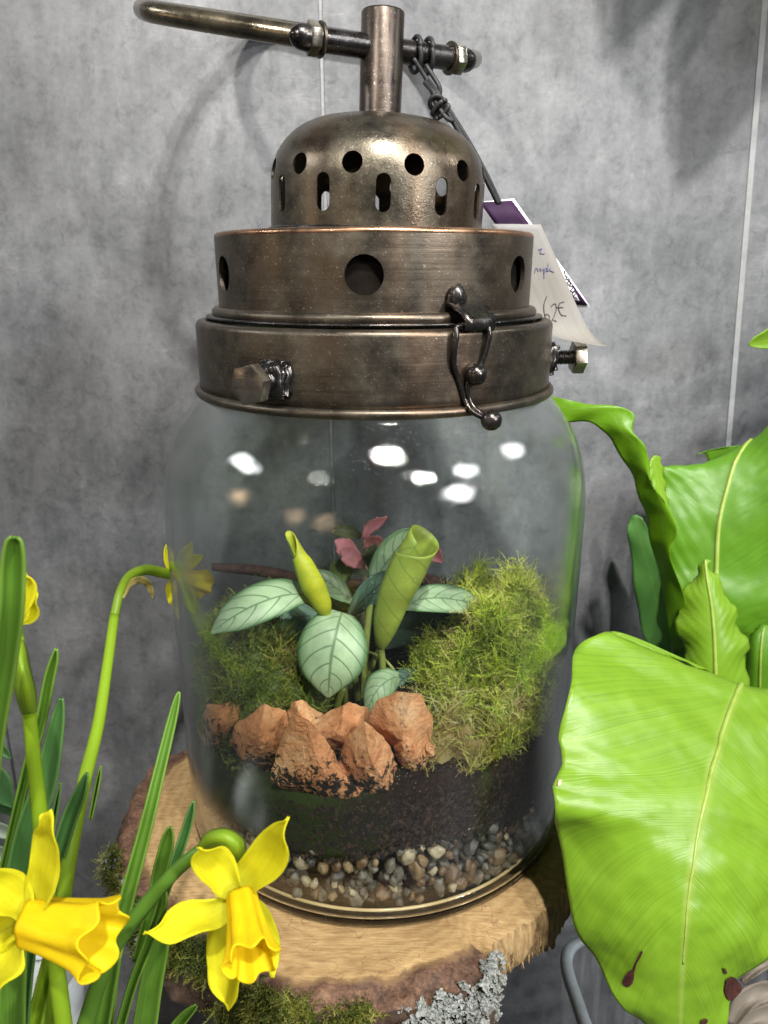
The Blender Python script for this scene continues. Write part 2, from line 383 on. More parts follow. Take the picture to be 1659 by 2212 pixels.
def m_rock():
    m, nt, p, n, l = new_mat('orange_sandstone'); v = coords(n, l); a = noise_n(n, l, v, 45, 7, .65); b = noise_n(n, l, v, 210, 6, .75, .5); c = noise_n(n, l, v, 420, 4, .6)
    r_ = ramp(n, [(.28, (.36, .135, .062)), (.46, (.55, .24, .105)), (.58, (.66, .345, .17)), (.74, (.76, .50, .30))]); l(a, 0, r_, 0)
    geo = n('NewGeometry'); sep = n('SeparateXYZ'); l(geo, 'Position', sep, 0)
    zr = n('MapRange'); l(sep, 2, zr, 0); zr.inputs[1].default_value = .128; zr.inputs[2].default_value = .088; zr.inputs[3].default_value = -.12; zr.inputs[4].default_value = .17     # soil splashed up from below
    ad = math_n(n, l, 'ADD', b, zr); sp = ramp(n, [(.615, g3(0)), (.665, g3(1))]); l(ad, 0, sp, 0)
    c2 = mix_c(n, l, sp, r_, (.018, .014, .010)); pit = ramp(n, [(.30, g3(.35)), (.40, g3(1))]); l(c, 0, pit, 0); c3 = mix_c(n, l, .8, c2, pit, 'MULTIPLY', ao=2); l(c3, 2, p, 'Base Color'); p.inputs['Roughness'].default_value = .85; p.inputs['Specular IOR Level'].default_value = .25
    h = mix_c(n, l, .5, b, c); bump(n, l, p, h, .75, .0030, 2); return m
def m_soil():
    m, nt, p, n, l = new_mat('dark_potting_soil'); v = coords(n, l); a = noise_n(n, l, v, 35, 5, .6); b = noise_n(n, l, v, 380, 5, .75); c = noise_n(n, l, v, 900, 3, .7)
    vf = coords(n, l, (700, 700, 160), rot=(.5, .3, .2)); f = noise_n(n, l, vf, 1.0, 3, .6)
    r_ = ramp(n, [(.33, (.003, .0015, .001)), (.52, (.014, .0065, .004)), (.68, (.036, .017, .010)), (.8, (.085, .05, .03))]); l(b, 0, r_, 0)
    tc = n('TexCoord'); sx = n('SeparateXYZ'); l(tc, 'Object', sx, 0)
    gx = n('MapRange'); l(sx, 0, gx, 0); gx.inputs[1].default_value = .03; gx.inputs[2].default_value = -.07      # soil turns greener towards the left
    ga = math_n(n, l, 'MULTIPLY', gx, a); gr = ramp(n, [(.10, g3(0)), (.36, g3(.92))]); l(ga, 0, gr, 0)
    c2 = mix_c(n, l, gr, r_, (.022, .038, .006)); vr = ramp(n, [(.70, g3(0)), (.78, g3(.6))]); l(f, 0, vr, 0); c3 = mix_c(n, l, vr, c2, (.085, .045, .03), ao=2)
    l(c3, 2, p, 'Base Color'); p.inputs['Roughness'].default_value = .85; p.inputs['Specular IOR Level'].default_value = .2; bump(n, l, p, b, .8, .002); return m
def m_wood():
    m, nt, p, n, l = new_mat('sawn_log_face'); tc = n('TexCoord'); sx = n('SeparateXYZ'); l(tc, 'UV', sx, 0)
    v = coords(n, l); a = noise_n(n, l, v, 26, 6, .6); vr = coords(n, l, (80, 800, 80), rot=(0, 0, .25)); g = noise_n(n, l, vr, 1.0, 4, .6, .5); fi = noise_n(n, l, v, 500, 4, .7)
    am = math_n(n, l, 'SUBTRACT', a, .5); wob = math_n(n, l, 'MULTIPLY', am, .16); rr = math_n(n, l, 'ADD', sx, wob, ao=1); ring = n('TexWave'); ring.wave_type = 'BANDS'; cmb = n('CombineXYZ'); l(rr, 0, cmb, 0); l(cmb, 0, ring, 'Vector'); ring.inputs['Scale'].default_value = 7; ring.inputs['Distortion'].default_value = 1.0
    k = mix_c(n, l, .12, g, ring, bo=0); r_ = ramp(n, [(.25, (.26, .15, .06)), (.5, (.40, .26, .11)), (.8, (.54, .385, .19))]); l(k, 2, r_, 0)
    br = ramp(n, [(.34, (.025, .013, .009)), (.46, (.085, .043, .026)), (.58, (.175, .09, .05)), (.70, (.34, .21, .12))]); l(fi, 0, br, 0); bn = noise_n(n, l, v, 90, 6, .7)
    k2 = mix_c(n, l, .5, bn, fi); l(k2, 2, br, 0)
    ba = ramp(n, [(.885, g3(0)), (.915, g3(1))]); l(rr, 0, ba, 0)
    cr_ = ramp(n, [(.875, g3(0)), (.892, g3(1)), (.915, g3(0))]); l(rr, 0, cr_, 0)
    vk = coords(n, l, (9, 9, 9)); ckn = noise_n(n, l, vk, 3.2, 3, .5, 1.2); ck0 = math_n(n, l, 'SUBTRACT', ckn, .5); ck1 = math_n(n, l, 'ABSOLUTE', ck0); ckr = ramp(n, [(.0, g3(.75)), (.006, g3(0))]); l(ck1, 0, ckr, 0)
    stn = ramp(n, [(.35, (.74, .70, .66)), (.6, (1, 1, 1))]); l(a, 0, stn, 0); r1 = mix_c(n, l, 1.0, r_, stn, 'MULTIPLY'); r2 = mix_c(n, l, ckr, r1, (.16, .09, .04), ao=2)
    c1 = mix_c(n, l, ba, r2, br, ao=2); ck = math_n(n, l, 'MULTIPLY', cr_, a); c2 = mix_c(n, l, ck, c1, (.08, .035, .015), ao=2)
    l(c2, 2, p, 'Base Color'); p.inputs['Roughness'].default_value = .75; h = mix_c(n, l, .5, g, fi); bump(n, l, p, h, .5, .0012, 2); return m
def m_bark():
    m, nt, p, n, l = new_mat('rough_tree_bark'); v = coords(n, l, (1, 1, .45)); a = noise_n(n, l, v, 70, 8, .7, .4); b = noise_n(n, l, v, 18, 4, .6)
    r_ = ramp(n, [(.3, (.018, .012, .009)), (.5, (.085, .05, .032)), (.68, (.20, .12, .075)), (.8, (.30, .22, .16))]); k = mix_c(n, l, .3, a, b); l(k, 2, r_, 0); l(r_, 0, p, 'Base Color')
    p.inputs['Roughness'].default_value = .9; bump(n, l, p, a, .9, .004); return m
def m_fibre():
    m, nt, p, n, l = new_mat('torn_wood_fibre'); v = coords(n, l, (300, 300, 14)); a = noise_n(n, l, v, 1.0, 5, .65, .3); r_ = ramp(n, [(.3, (.13, .075, .03)), (.52, (.34, .22, .095)), (.72, (.55, .39, .19))]); l(a, 0, r_, 0); l(r_, 0, p, 'Base Color')
    p.inputs['Roughness'].default_value = .85; bump(n, l, p, a, .8, .002); return m

MW = m_wall(); MB = m_metal(); MBR = m_metal('worn_copper_edge', (.34, .20, .12), (.14, .09, .06), (.55, .28, .15), .28, .6)
MD = m_metal('dark_welded_iron', (.075, .07, .068), (.03, .028, .028), (.12, .09, .07), .26, .2); MN = m_metal('worn_nickel_nut', (.36, .33, .27), (.14, .125, .10), (.4, .3, .2), .26, .2)
MI = m_simple('inner_shade_black', (.006, .005, .004), (.014, .011, .009), 80, .95, 0, spec=.05)  # shade inside the lid, put into the colour as near-black
MH = m_metal('dull_bolt_steel', (.20, .18, .155), (.09, .08, .07), (.25, .17, .11), .30, .2); MBD = m_metal('grained_dome_bronze', (.128, .112, .084), (.066, .057, .045), (.26, .15, .085), .30, .35, .9)
MG = m_glass()

# ------------------------------------------------------------------ the setting: wall of panels, table far below
WY = 0.172
def panel_wall():
    root = bpy.data.objects.new('wall', None); COL.objects.link(root); root['kind'] = 'structure'; root.location = (0, WY, 0)
    cuts = [(-1.1, -1.1), (-.3575, -.3575), (-.0455, -.0440), (.2705, .2890), (1.2, 1.2)]
    zt, zb = 1.6, -.46; g = .0009
    for i in range(4):
        (a0, a1), (b0, b1) = cuts[i], cuts[i + 1]
        # x at the z of the picture's top (0.55) and at its foot (0.2); carried on straight
        f = lambda t, q, z: t + (q - t) * (0.55 - z) / 0.35 if t != q else t
        V = []
        for y in (WY, WY + .01):
            V += [(f(a0, a1, zb) + g, y, zb), (f(b0, b1, zb) - g, y, zb), (f(b0, b1, zt) - g, y, zt), (f(a0, a1, zt) + g, y, zt)]
        chamfer('panel', V, [(0, 1, 2, 3), (7, 6, 5, 4), (0, 4, 5, 1), (1, 5, 6, 2), (2, 6, 7, 3), (3, 7, 4, 0)], MW, root, .0006, 1)
    ms = m_simple('pale_joint_sealant', (.23, .235, .24), (.29, .295, .30), 90, .5); md = m_simple('grey_joint_sealant', (.15, .155, .16), (.24, .245, .25), 90, .5)
    for t, q, wd, mt in ((-.0455, -.0440, .0011, md), (.2705, .2890, .0021, ms)):
        f = lambda z: t + (q - t) * (0.55 - z) / 0.35
        V = [(f(zb) - wd, WY - .0006, zb), (f(zb) + wd, WY - .0006, zb), (f(zt) + wd, WY - .0006, zt), (f(zt) - wd, WY - .0006, zt)]
        V += [(x, WY + .004, z) for x, y, z in V]
        mesh('joint_strip', V, [(0, 1, 2, 3), (0, 4, 5, 1), (1, 5, 6, 2), (2, 6, 7, 3), (3, 7, 4, 0)], mt, root, False)
panel_wall()
bm = bmesh.new(); bmesh.ops.create_cube(bm, size=1)
for v in bm.verts: v.co = Vector((v.co.x * 2.2, v.co.y * .9 - .27, v.co.z * .02 - .45))
bmesh.ops.bevel(bm, geom=list(bm.edges), offset=.002, segments=2, affect='EDGES')
tb = bm_obj('table_top', bm, m_simple('dark_table_laminate', (.02, .02, .021), (.035, .035, .036), 30, .5), None, False); tb['kind'] = 'structure'

# ------------------------------------------------------------------ the lantern jar
lantern = thing('terrarium_lantern', 'tall clear glass jar with a bronze vented lid standing on the log', 'terrarium', (AX, 0, 0))
outer = [(.1175, .0006), (.1215, .0010), (.1240, .0030), (.1253, .0075), (.1257, .014), (.1259, .05), (.1262, .1), (.1266, .15), (.1270, .195), (.1270, .215), (.1262, .229), (.1243, .241), (.1212, .2515), (.1168, .2605), (.1112, .269), (.1052, .2765), (.1005, .283), (.0975, .292), (.097, .318)]
k = cr([(r_, z) for r_, z in outer], 60); outer_s = [tuple(q) for q in k]
inner = [(r_ - .0032, z) for r_, z in outer_s if z > .014]; inner = [(.06, .0072), (.105, .0074), (.1165, .0085), (.1205, .0110)] + inner
prof = [q for q in outer_s if q[1] > .0100] + [(r_, z) for r_, z in inner[::-1] if z > .0100]
prof = [(prof[0][0], .0099)] + prof + [(prof[0][0] - .0036, .0099)]
lathe('glass_jar', prof, MG, lantern, 128, close=True)
mgb, nt_, p_, n_, l_ = new_mat('thick_base_glass'); p_.inputs['Base Color'].default_value = (.80, .82, .74, 1); p_.inputs['Transmission Weight'].default_value = 1.0; p_.inputs['Roughness'].default_value = .06; p_.inputs['IOR'].default_value = 1.48
lathe('glass_base', [(.0005, .0022), (.10, .0022), (.1120, .0010), (.1190, .0006), (.1228, .0020), (.1245, .0046), (.1250, .0080), (.1246, .0093), (.1215, .0096), (.0005, .0094)], mgb, lantern, 128)
mol = m_simple('gold_refraction', (.42, .30, .14), (.62, .46, .24), 30, .18, 0.0, 0)  # gold line of light refracted in the base, painted as a solid ring
lathe('refracted_light_ring', [(.1196 + .0010 * math.cos(t), .0100 + .0010 * math.sin(t)) for t in np.linspace(0, 2 * PI, 9)[:-1]], mol, lantern, 128, close=True)

def ringp(R, z, r_, n=12): return [(R + r_ * math.cos(2 * PI * i / n), z + r_ * math.sin(2 * PI * i / n)) for i in range(n)]
# collar round the neck
cp = [(.0985, .2840), (.1012, .2840)] + [(.1014, .290), (.1016, .305)] + arc(.0986, .3195, .0030, 0, 90) + [(.0952, .3225), (.0952, .3205), (.0985, .3190)]
collar = lathe('collar', cp, MB, lantern, 128, close=True)
lathe('bead_ring', ringp(.1018, .2838, .0026), MB, collar, 128, close=True)
lid = [(.0865, .3270), (.0880, .3270), (.0883, .345)] + arc(.0862, .3650, .0023, 0, 85)
band = lathe('lid_band', lid + [(.0858, .3655), (.0860, .345)], MB, lantern, 128, close=True)
cs = []
for i in range(6):
    th = math.radians(-2.4 + 60 * i); n_ = np.array([math.sin(th), -math.cos(th), 0]); c_ = np.array([AX, 0, .3466]) + n_ * .088
    V, F = prism(*c_, n_, .0092, .02, 28); o = mesh('cutter', V, F, None, None); cs.append(o)
cut(band, cs)
lathe('rolled_rim', ringp(.0866, .3658, .0021, 10), MBR, band, 128, close=True)
lathe('lid_top', [(.0012, .3672), (.0575, .3672), (.0862, .3674), (.0862, .3660), (.0575, .3660), (.0012, .3660)], MB, band, 96)
lathe('bead_ring', ringp(.0892, .3266, .0031), MB, band, 128, close=True)
lathe('lid_flange', [(.0955, .3236), (.0955, .3248), (.0875, .3250), (.0865, .3236)], MD, band, 96, close=True)
lathe('inner_sleeve', [(.0835, .326), (.0835, .3655)], MI, band, 64)

# dome, with a slight lean to the right
LEAN = math.radians(2.0); LP = Vector((AX + .0012, 0, .3672))
LM = Matrix.Translation(LP) @ Matrix.Rotation(LEAN, 4, 'Y') @ Matrix.Translation(-LP)
def lean(o): o.data.transform(LM); return o
dz = .3672; Rd = .0587
dp = [(Rd, dz), (Rd, dz + .026)] + [(Rd * (1 - (1 - math.cos(math.radians(a))) * .60), dz + .026 + .0325 * math.sin(math.radians(a))) for a in range(8, 81, 8)]
dp = dp + [(.020, dz + .0593), (.0105, dz + .0600)]
dpi = [(max(r_ - .0011, .0105), z - (.0009 if z > dz + .03 else 0)) for r_, z in dp]
CX = AX + .0012
dome = lathe('dome', dp + dpi[::-1], MBD, lantern, 144, cx=CX, close=True)
cs = []
for i in range(12):
    th = math.radians(18 + 30 * i); n_ = np.array([math.sin(th), -math.cos(th), .18]); n_ /= np.linalg.norm(n_); c_ = np.array([CX, 0, dz + .0205]) + n_ * .056
    V, F = prism(*c_, n_, .0052, .022, 20); cs.append(mesh('cutter', V, F, None, None))
    th = math.radians(3.3 + 30 * i); n_ = np.array([math.sin(th), -math.cos(th), 0.]); t_ = np.array([math.cos(th), math.sin(th), 0]); c_ = np.array([CX, 0, dz + .0175]) + n_ * .056
    ring_ = []
    for a in list(range(0, 181, 20)): ring_.append((math.cos(math.radians(a)) * .0037, .0052 + math.sin(math.radians(a)) * .0037))
    for a in list(range(180, 361, 20)): ring_.append((math.cos(math.radians(a)) * .0037, -.0052 + math.sin(math.radians(a)) * .0037))
    nn = len(ring_); V = [c_ + n_ * s + t_ * x + np.array([0, 0, z]) for s in (-.011, .011) for x, z in ring_]
    F = [tuple(range(nn - 1, -1, -1)), tuple(range(nn, 2 * nn))] + [(a, (a + 1) % nn, nn + (a + 1) % nn, nn + a) for a in range(nn)]
    cs.append(mesh('cutter', V, F, None, None))
cut(dome, cs); lean(dome)
lean(lathe('dome_bead', ringp(Rd + .0004, dz + .0011, .0012, 8), MD, dome, 96, cx=CX, close=True))
# stem, crossbar with cap nuts, bail handle
SX = CX
stem_p = [(.0090, dz + .058), (.0118, dz + .0590), (.0113, dz + .0615), (.0113, .4762)] + [(.0108, .4772), (.0098, .4772), (.0096, .4760), (.0096, .45)]
lean(lathe('stem', stem_p, m_metal('stem_bronze', (.080, .064, .052), (.035, .028, .025), (.15, .078, .052), .34, .5), lantern, 40, cx=SX))
XC = np.array([*(LM @ Vector((SX, 0, .4602)))]); L0 = UZ(688, 92, .4602); R0 = UZ(956, 130, .4602)
ua = R0 - L0; ua /= np.linalg.norm(ua); A_ = XC - ua * np.linalg.norm(XC - L0); B_ = XC + ua * np.linalg.norm(R0 - XC)
xb = tube('crossbar', [A_ - ua * .006, A_, XC, B_, B_ + ua * .006], .0060, MD, lantern, 20)
def acorn(c, d, nm):
    V, F = prism(*(c + d * .0052), d, .0082, .0056, 6, .4); nut = chamfer('cap_nut', V, F, MN, lantern, .0009)
    pr = [(.0063, 0)] + [(.0062 * math.cos(math.radians(a)), .0020 + .0075 * math.sin(math.radians(a))) for a in range(0, 91, 15)]
    V, F = lathe_data([(max(r_, .0002), z) for r_, z in pr], 20, 0, 0)
    q = Vector((0, 0, 1)).rotation_difference(Vector(d)); V = [np.array(q @ Vector(v)) + c + d * .0080 for v in V]
    mesh('dome_end', V, F, MD, nut)
    th = np.linspace(0, 2 * PI, 25); t1 = np.cross(d, [0, 0, 1.0]); t1 /= np.linalg.norm(t1); t2 = np.cross(t1, d)
    V, F = prism(*(c + d * .0009), d, .0084, .0016, 24); chamfer('washer', V, F, MB, nut, .0003, 1)
acorn(A_, -ua, 'l'); acorn(B_, ua, 'r')
C2 = CAM - XC; C2p = C2 - ua * (C2 @ ua); bd = -C2p / np.linalg.norm(C2p)         # bail swings in the plane seen edge-on
bd = bd + np.array([0, 0, .02]); bd /= np.linalg.norm(bd)
hw = np.linalg.norm(B_ - A_) / 2; mid = (A_ + B_) / 2
tmax = (WY - .0065 - mid[1]) / bd[1]
path = []
hc = .50 * tmax
for q, t in [(-1.0, -.004), (-1.10, .008), (-1.75, .030)] + [(-2.75 * math.cos(a_), hc + (tmax - hc) * math.sin(a_)) for a_ in np.linspace(-.25, PI + .25, 15)] + [(1.75, .030), (1.10, .008), (1.0, -.004)]:
    y_ = mid + ua * q * hw + bd * t; path.append(y_)
    if y_[1] > WY - .0062: path[-1] = y_ - bd * ((y_[1] - WY + .0062) / bd[1])
tube('bail_handle', path, .0054, m_metal('bail_brass', (.19, .165, .115), (.07, .06, .045), (.26, .2, .13), .24, .2), lantern, 16, 110)

# clamp screws round the collar
def screw(th_deg, z, par):
    th = math.radians(th_deg); n_ = np.array([math.sin(th), -math.cos(th), 0]); c0 = np.array([AX, 0, z])
    V, F = prism(*(c0 + n_ * .1035), n_, .0128, .0085, 4, PI / 4); bm = bmesh.new(); vs = [bm.verts.new(tuple(map(float, v))) for v in V]
    for f_ in F: bm.faces.new([vs[i] for i in f_])
    bmesh.ops.bevel(bm, geom=list(bm.edges), offset=.0022, segments=2, affect='EDGES'); bmesh.ops.triangulate(bm, faces=bm.faces); bmesh.ops.subdivide_edges(bm, edges=bm.edges, cuts=3, use_grid_fill=True)
    for v in bm.verts: v.co += v.normal * 0 + Vector([fbm(v.co, 260) * .0016, fbm(v.co + Vector((1, 0, 0)), 260) * .0016, fbm(v.co + Vector((0, 1, 0)), 260) * .0016])
    blk = bm_obj('weld_nut', bm, MD, par)
    pts = [c0 + n_ * (.1065 + .0003 * i) for i in range(42)]; rad = [.0040 + .00035 * math.sin(i * 1.25) for i in range(42)]
    tube('threaded_shank', pts, rad, MD, blk, 14)
    V, F = prism(*(c0 + n_ * .1215), n_, .0098, .0068, 6, .25); chamfer('hex_head', V, F, MN if th_deg > 50 else MH, blk, .0006)
for t_ in (-27, 93, 213): screw(t_, .2990, collar)
# clasp: bent plate on the lid, wire loop with two balls
th = math.radians(28.5); nr = np.array([math.sin(th), -math.cos(th), 0]); tg = np.array([math.cos(th), math.sin(th), 0]); o0 = np.array([AX, 0, 0])
def K(s, t, z): return o0 + nr * s + tg * t + np.array([0, 0, z])
pl = [(.0888, .3340), (.0930, .3330), (.0975, .3312), (.1015, .3290), (.1038, .3262), (.1036, .3228), (.1020, .3216), (.1010, .3232)]
plc = cr([(s, 0, z) for s, z in pl], 28); V = []; F = []
for i, q in enumerate(plc):
    wdt = .0098 if i < 8 else .0098 - .0012 * min(1, (i - 8) / 6)
    for j in range(5): V.append(K(q[0], -wdt + 2 * wdt * j / 4 + .001, q[2]))
F = [(i * 5 + j, i * 5 + j + 1, i * 5 + j + 6, i * 5 + j + 5) for i in range(len(plc) - 1) for j in range(4)]
clasp = mesh('clasp_plate', V, F, MD, lantern); solidify(clasp, .0012)
bm = bmesh.new(); bmesh.ops.create_icosphere(bm, subdivisions=3, radius=1)
for v in bm.verts:
    v.co = Vector(K(.0893 + v.co.x * .0045, -.003 + v.co.y * .0052, .3365 + v.co.z * .0062 - abs(v.co.y) * .001)) + Vector([fbm(v.co, 3) * .0010] * 3)
bm_obj('weld_bead', bm, MD, clasp)
WZ = lambda P_: [q - tg * .0035 + np.array([0, 0, .0045 if i > 1 else .0035]) - nr * .002 for i, q in enumerate(P_)]
wl = [K(.1050, -.0085, .3200), K(.1062, -.0088, .3160), K(.1056, -.0092, .309), K(.1048, -.0088, .302), K(.1042, -.0062, .2965), K(.1040, -.0036, .290), K(.1046, -.0018, .2845), K(.1080, -.0002, .2800), K(.1100, .0035, .2775), K(.111, .0064, .2762)]
wr = [K(.1050, .0098, .3200), K(.1062, .0098, .3160), K(.1056, .0090, .309), K(.1050, .0074, .3035), K(.1046, .0050, .299), K(.1044, .0004, .2955), K(.1042, -.0005, .290), K(.1048, .0008, .2845), K(.1080, .0022, .2806), K(.1100, .0050, .2780), K(.111, .0070, .2764)]
V, F = merge([tube_data(cr(WZ(wl), 60), .00135, 10), tube_data(cr(WZ(wr), 60), .00135, 10), tube_data(cr([WZ(wl)[0], K(.1020, -.007, .3246), K(.1020, .0015, .3246), WZ(wr)[0]], 16), .00135, 8)])
mesh('wire_loop', V, F, MD, clasp)
ball('ball_stud', K(.1050, -.0012, .3017), .0054, MD, clasp, .02)
tube('stud_neck', [K(.101, -.0012, .3017), K(.104, -.0012, .3017)], .0022, MD, clasp)
ball('ball_tip', K(.1108, .0046, .2802), .0052, MD, clasp, .02)

# ------------------------------------------------------------------ cord and price tags on the crossbar
mc = m_simple('black_waxed_cord', (.008, .008, .009), (.022, .022, .024), 900, .55)
cord = thing('cord', 'black knotted cord looped round the lantern crossbar', 'cord', tuple(XC))
t1 = np.cross(ua, [0, 0, 1.0]); t1 /= np.linalg.norm(t1); t2 = np.cross(t1, ua)
for dx in (.019, .0265):
    c_ = XC + ua * dx; ph = np.linspace(0.2, 2 * PI + .2, 30)
    tube('loop', [c_ + (t1 * math.cos(a) + t2 * math.sin(a)) * (.0078 + .0012 * (math.sin(a) < 0) * abs(math.sin(a))) + ua * .0022 * math.sin(a / 2) for a in ph], .00125, mc, cord, 8)
Yc = float((XC + ua * .023)[1]) - .006
knot = U(948, 232, -.006)
tube('strand', [XC + ua * .019 + np.array([0, -.006, -.004]), U(926, 180, Yc), U(938, 215, -.006), knot], .00125, mc, cord, 8, 30)
tube('strand', [XC + ua * .0265 + np.array([0, -.005, -.006]), U(950, 190, Yc), U(944, 215, -.005), knot], .00125, mc, cord, 8, 30)
tube('strand', [U(925, 175, Yc), U(948, 205, -.004), U(985, 262, -.004), U(1020, 320, -.002), U(1052, 380, .0), U(1080, 440, .004)], .00135, mc, cord, 8, 60)
tube('strand', [U(918, 178, Yc - .002), U(940, 205, -.006), U(978, 262, -.005), U(1014, 322, -.003), U(1047, 382, -.001), U(1076, 440, .003)], .00135, mc, cord, 8, 60)
kn = []
for q in range(3):
    a = np.linspace(0, 2 * PI, 20); c_ = knot + np.array([.0015 * (q - 1), 0, -.0022 * (q - 1)])
    kn.append(tube_data([c_ + np.array([.0034 * math.cos(t + q), -.0026 * math.sin(t + q * 1.7), .0030 * math.sin(t + q * 2.1)]) for t in a], .00125, 8))
kn.append(tube_data(cr([knot, U(965, 255, -.008), U(980, 262, -.007)], 8), .0012, 8))
V, F = merge(kn); mesh('knot', V, F, mc, cord)

mpu = m_simple('dark_purple_card', (.018, .005, .024), (.028, .008, .036), 40, .65, 0, 0, spec=.2); mpw = m_simple('white_card_edge', (.72, .70, .74), (.8, .78, .82), 40, .5, 0, 0)
card = thing('price_tag', 'dark purple printed card tag behind the white price slip', 'tag', tuple(U(1180, 560, .012)))
def quad_sheet(name, P4, mat, par, n=8, thick=.0005, bend=0.0):
    (tl, tr, br_, bl) = [U(*q) for q in P4]; V = []; uv = []
    for i in range(n + 1):
        for j in range(n + 1):
            s, t = j / n, i / n; p_ = (tl * (1 - s) + tr * s) * (1 - t) + (bl * (1 - s) + br_ * s) * t
            V.append(p_ + np.array([0, bend * math.sin(PI * t), 0])); uv.append((s, 1 - t))
    F = [(i * (n + 1) + j, i * (n + 1) + j + 1, (i + 1) * (n + 1) + j + 1, (i + 1) * (n + 1) + j) for i in range(n) for j in range(n)]
    o = mesh(name, V, F, mat, par, uv=uv); solidify(o, thick, -1); return o
quad_sheet('card_back', [(1040, 436, .0146), (1110, 429, .0146), (1276, 664, .0146), (1195, 664, .0146)], mpw, card, 6, .0006)
quad_sheet('card_front', [(1036, 437, .0136), (1106, 433, .0136), (1270, 660, .0136), (1190, 654, .0136)], mpu, card, 6, .0004)
quad_sheet('printed_panel', [(1205, 570, .0130), (1213, 575, .0130), (1252, 650, .0130), (1236, 648, .0130)], mpw, card, 4, .0003)
mink = m_simple('black_ink', (.01, .01, .012), (.016, .016, .018), 50, .5, 0, 0); mblu = m_simple('blue_ink', (.10, .10, .24), (.14, .14, .30), 50, .5, 0, 0)
def ink(strokes, mat, par, depth, r_=.00032, name='lettering'):
    V, F = merge([tube_data(cr([U(x, y, depth) for x, y in s], 14), r_, 5) for s in strokes]); return mesh(name, V, F, mat, par)
ink([[(1219, 585), (1222, 596), (1226, 600)], [(1222, 602), (1229, 606), (1225, 612), (1232, 616), (1229, 600)], [(1230, 618), (1238, 620), (1233, 628), (1240, 632)], [(1237, 640), (1244, 634), (1240, 628), (1236, 638), (1246, 645)]], mink, card, .0126)
msl = m_leaf('thin_paper', (.39, .38, .385), (.39, .38, .385), g3(.5), 'petal', .6, .45, spec=.2)
slip = thing('price_slip', 'white handwritten price slip curling at its lower corner', 'tag', tuple(U(1200, 600, .004)))
so, SG, SN = sheet('paper', [((1060, 484, .006), (1114, 484, .006), (1168, 485, .008)), ((1085, 540, .005), (1138, 540, .006), (1194, 542, .008)), ((1110, 600, .004), (1166, 602, .006), (1222, 606, .008)), ((1130, 650, .004), (1188, 656, .006), (1248, 665, .008)), ((1150, 692, .002), (1208, 704, .004), (1272, 712, .006)), ((1168, 712, -.003), (1228, 728, -.001), (1296, 738, .001)), ((1180, 722, -.009), (1240, 738, -.007), (1316, 749, -.006))], msl, slip, 8, 30)
solidify(so, .0002)
def ink_on(strokes, mat, name):
    parts = []
    for s in strokes:
        pts = cr(np.array(s, float), 14); parts.append(tube_data([slip_pt(x, y) for x, y in pts], .00019, 5))
    V, F = merge(parts); mesh(name, V, F, mat, slip)
def slip_pt(x, y):
    x = x + 5
    # nearest of a dense resampling of the slip
    X, Y = to_px(SG.reshape(-1, 3)); d = (X - x) ** 2 + (Y - y) ** 2; ii = np.argsort(d)[:4]; wt = 1 / (d[ii] + 4); wt /= wt.sum()
    dep = (SG.reshape(-1, 3)[ii, 1] * wt).sum(); return U(x, y, dep - .0006)
ink_on([[(1176, 640), (1170, 660), (1172, 682), (1178, 692), (1183, 684), (1176, 678), (1172, 684)], [(1186, 662), (1194, 655), (1197, 668), (1190, 688), (1188, 690), (1198, 694)], [(1214, 652), (1204, 655), (1202, 668), (1208, 680), (1218, 682)], [(1198, 664), (1212, 664)]], mink, 'price_lettering')
ink_on([[(1158, 540), (1166, 536), (1162, 546), (1172, 548)], [(1150, 590), (1154, 576), (1158, 586), (1162, 577), (1164, 586), (1169, 578), (1171, 604), (1172, 578), (1178, 582), (1174, 586)], [(1180, 568), (1178, 586), (1185, 578), (1182, 582), (1192, 588)]], mblu, 'blue_lettering')

# ------------------------------------------------------------------ inside the jar: gravel, soil, stones, moss, plants
RI = .1216
def soil_z(x, y):
    r_ = math.hypot(x - AX, y); th = math.atan2(x - AX, -y)
    edge = float(np.interp(math.degrees(th), [-180, -100, -70, -45, -8, 14, 32, 60, 100, 180], [.074, .068, .066, .074, .077, .083, .087, .083, .076, .074]))
    k_ = 1 - (r_ / RI) ** 2
    return edge + .016 * k_ + .012 * max(0, y) / .12 + .0035 * fbm((x, y, 0), 40) + .004 * (1 - abs(2 * k_ - 1)) * (k_ > 0)
def soil_bot(th): return .0445 + .004 * math.sin(3 * th + 1) + .003 * math.sin(7 * th) + .004 * math.sin(th + .6) + .0028 * mnoise.noise(Vector((th * 14, 2, 0)))
V = []; F = []; SEG = 160
prof_n = 10
for i in range(prof_n):
    for k_ in range(SEG):
        th = 2 * PI * k_ / SEG; t = i / (prof_n - 1); x, y = AX + RI * math.sin(th), -RI * math.cos(th)
        z = soil_bot(th) + (soil_z(x, y) - soil_bot(th)) * t; rr = RI - .0006 - .0007 * abs(fbm((th * 6, z * 160, 1), 1.0)); V.append((AX + rr * math.sin(th), -rr * math.cos(th), z))
for q in range(1, 9):
    for k_ in range(SEG):
        th = 2 * PI * k_ / SEG; rr = RI * (1 - q / 8.001); x, y = AX + rr * math.sin(th), -rr * math.cos(th); V.append((x, y, soil_z(x, y)))
rows_ = prof_n + 8
F = [(i * SEG + k_, i * SEG + (k_ + 1) % SEG, (i + 1) * SEG + (k_ + 1) % SEG, (i + 1) * SEG + k_) for i in range(rows_ - 1) for k_ in range(SEG)]
F.append(tuple(range(SEG - 1, -1, -1)))
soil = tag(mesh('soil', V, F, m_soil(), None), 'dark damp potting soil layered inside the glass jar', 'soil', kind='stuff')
parts = []
UVf = []
Vs_, Fs_, Us_ = [], [], []
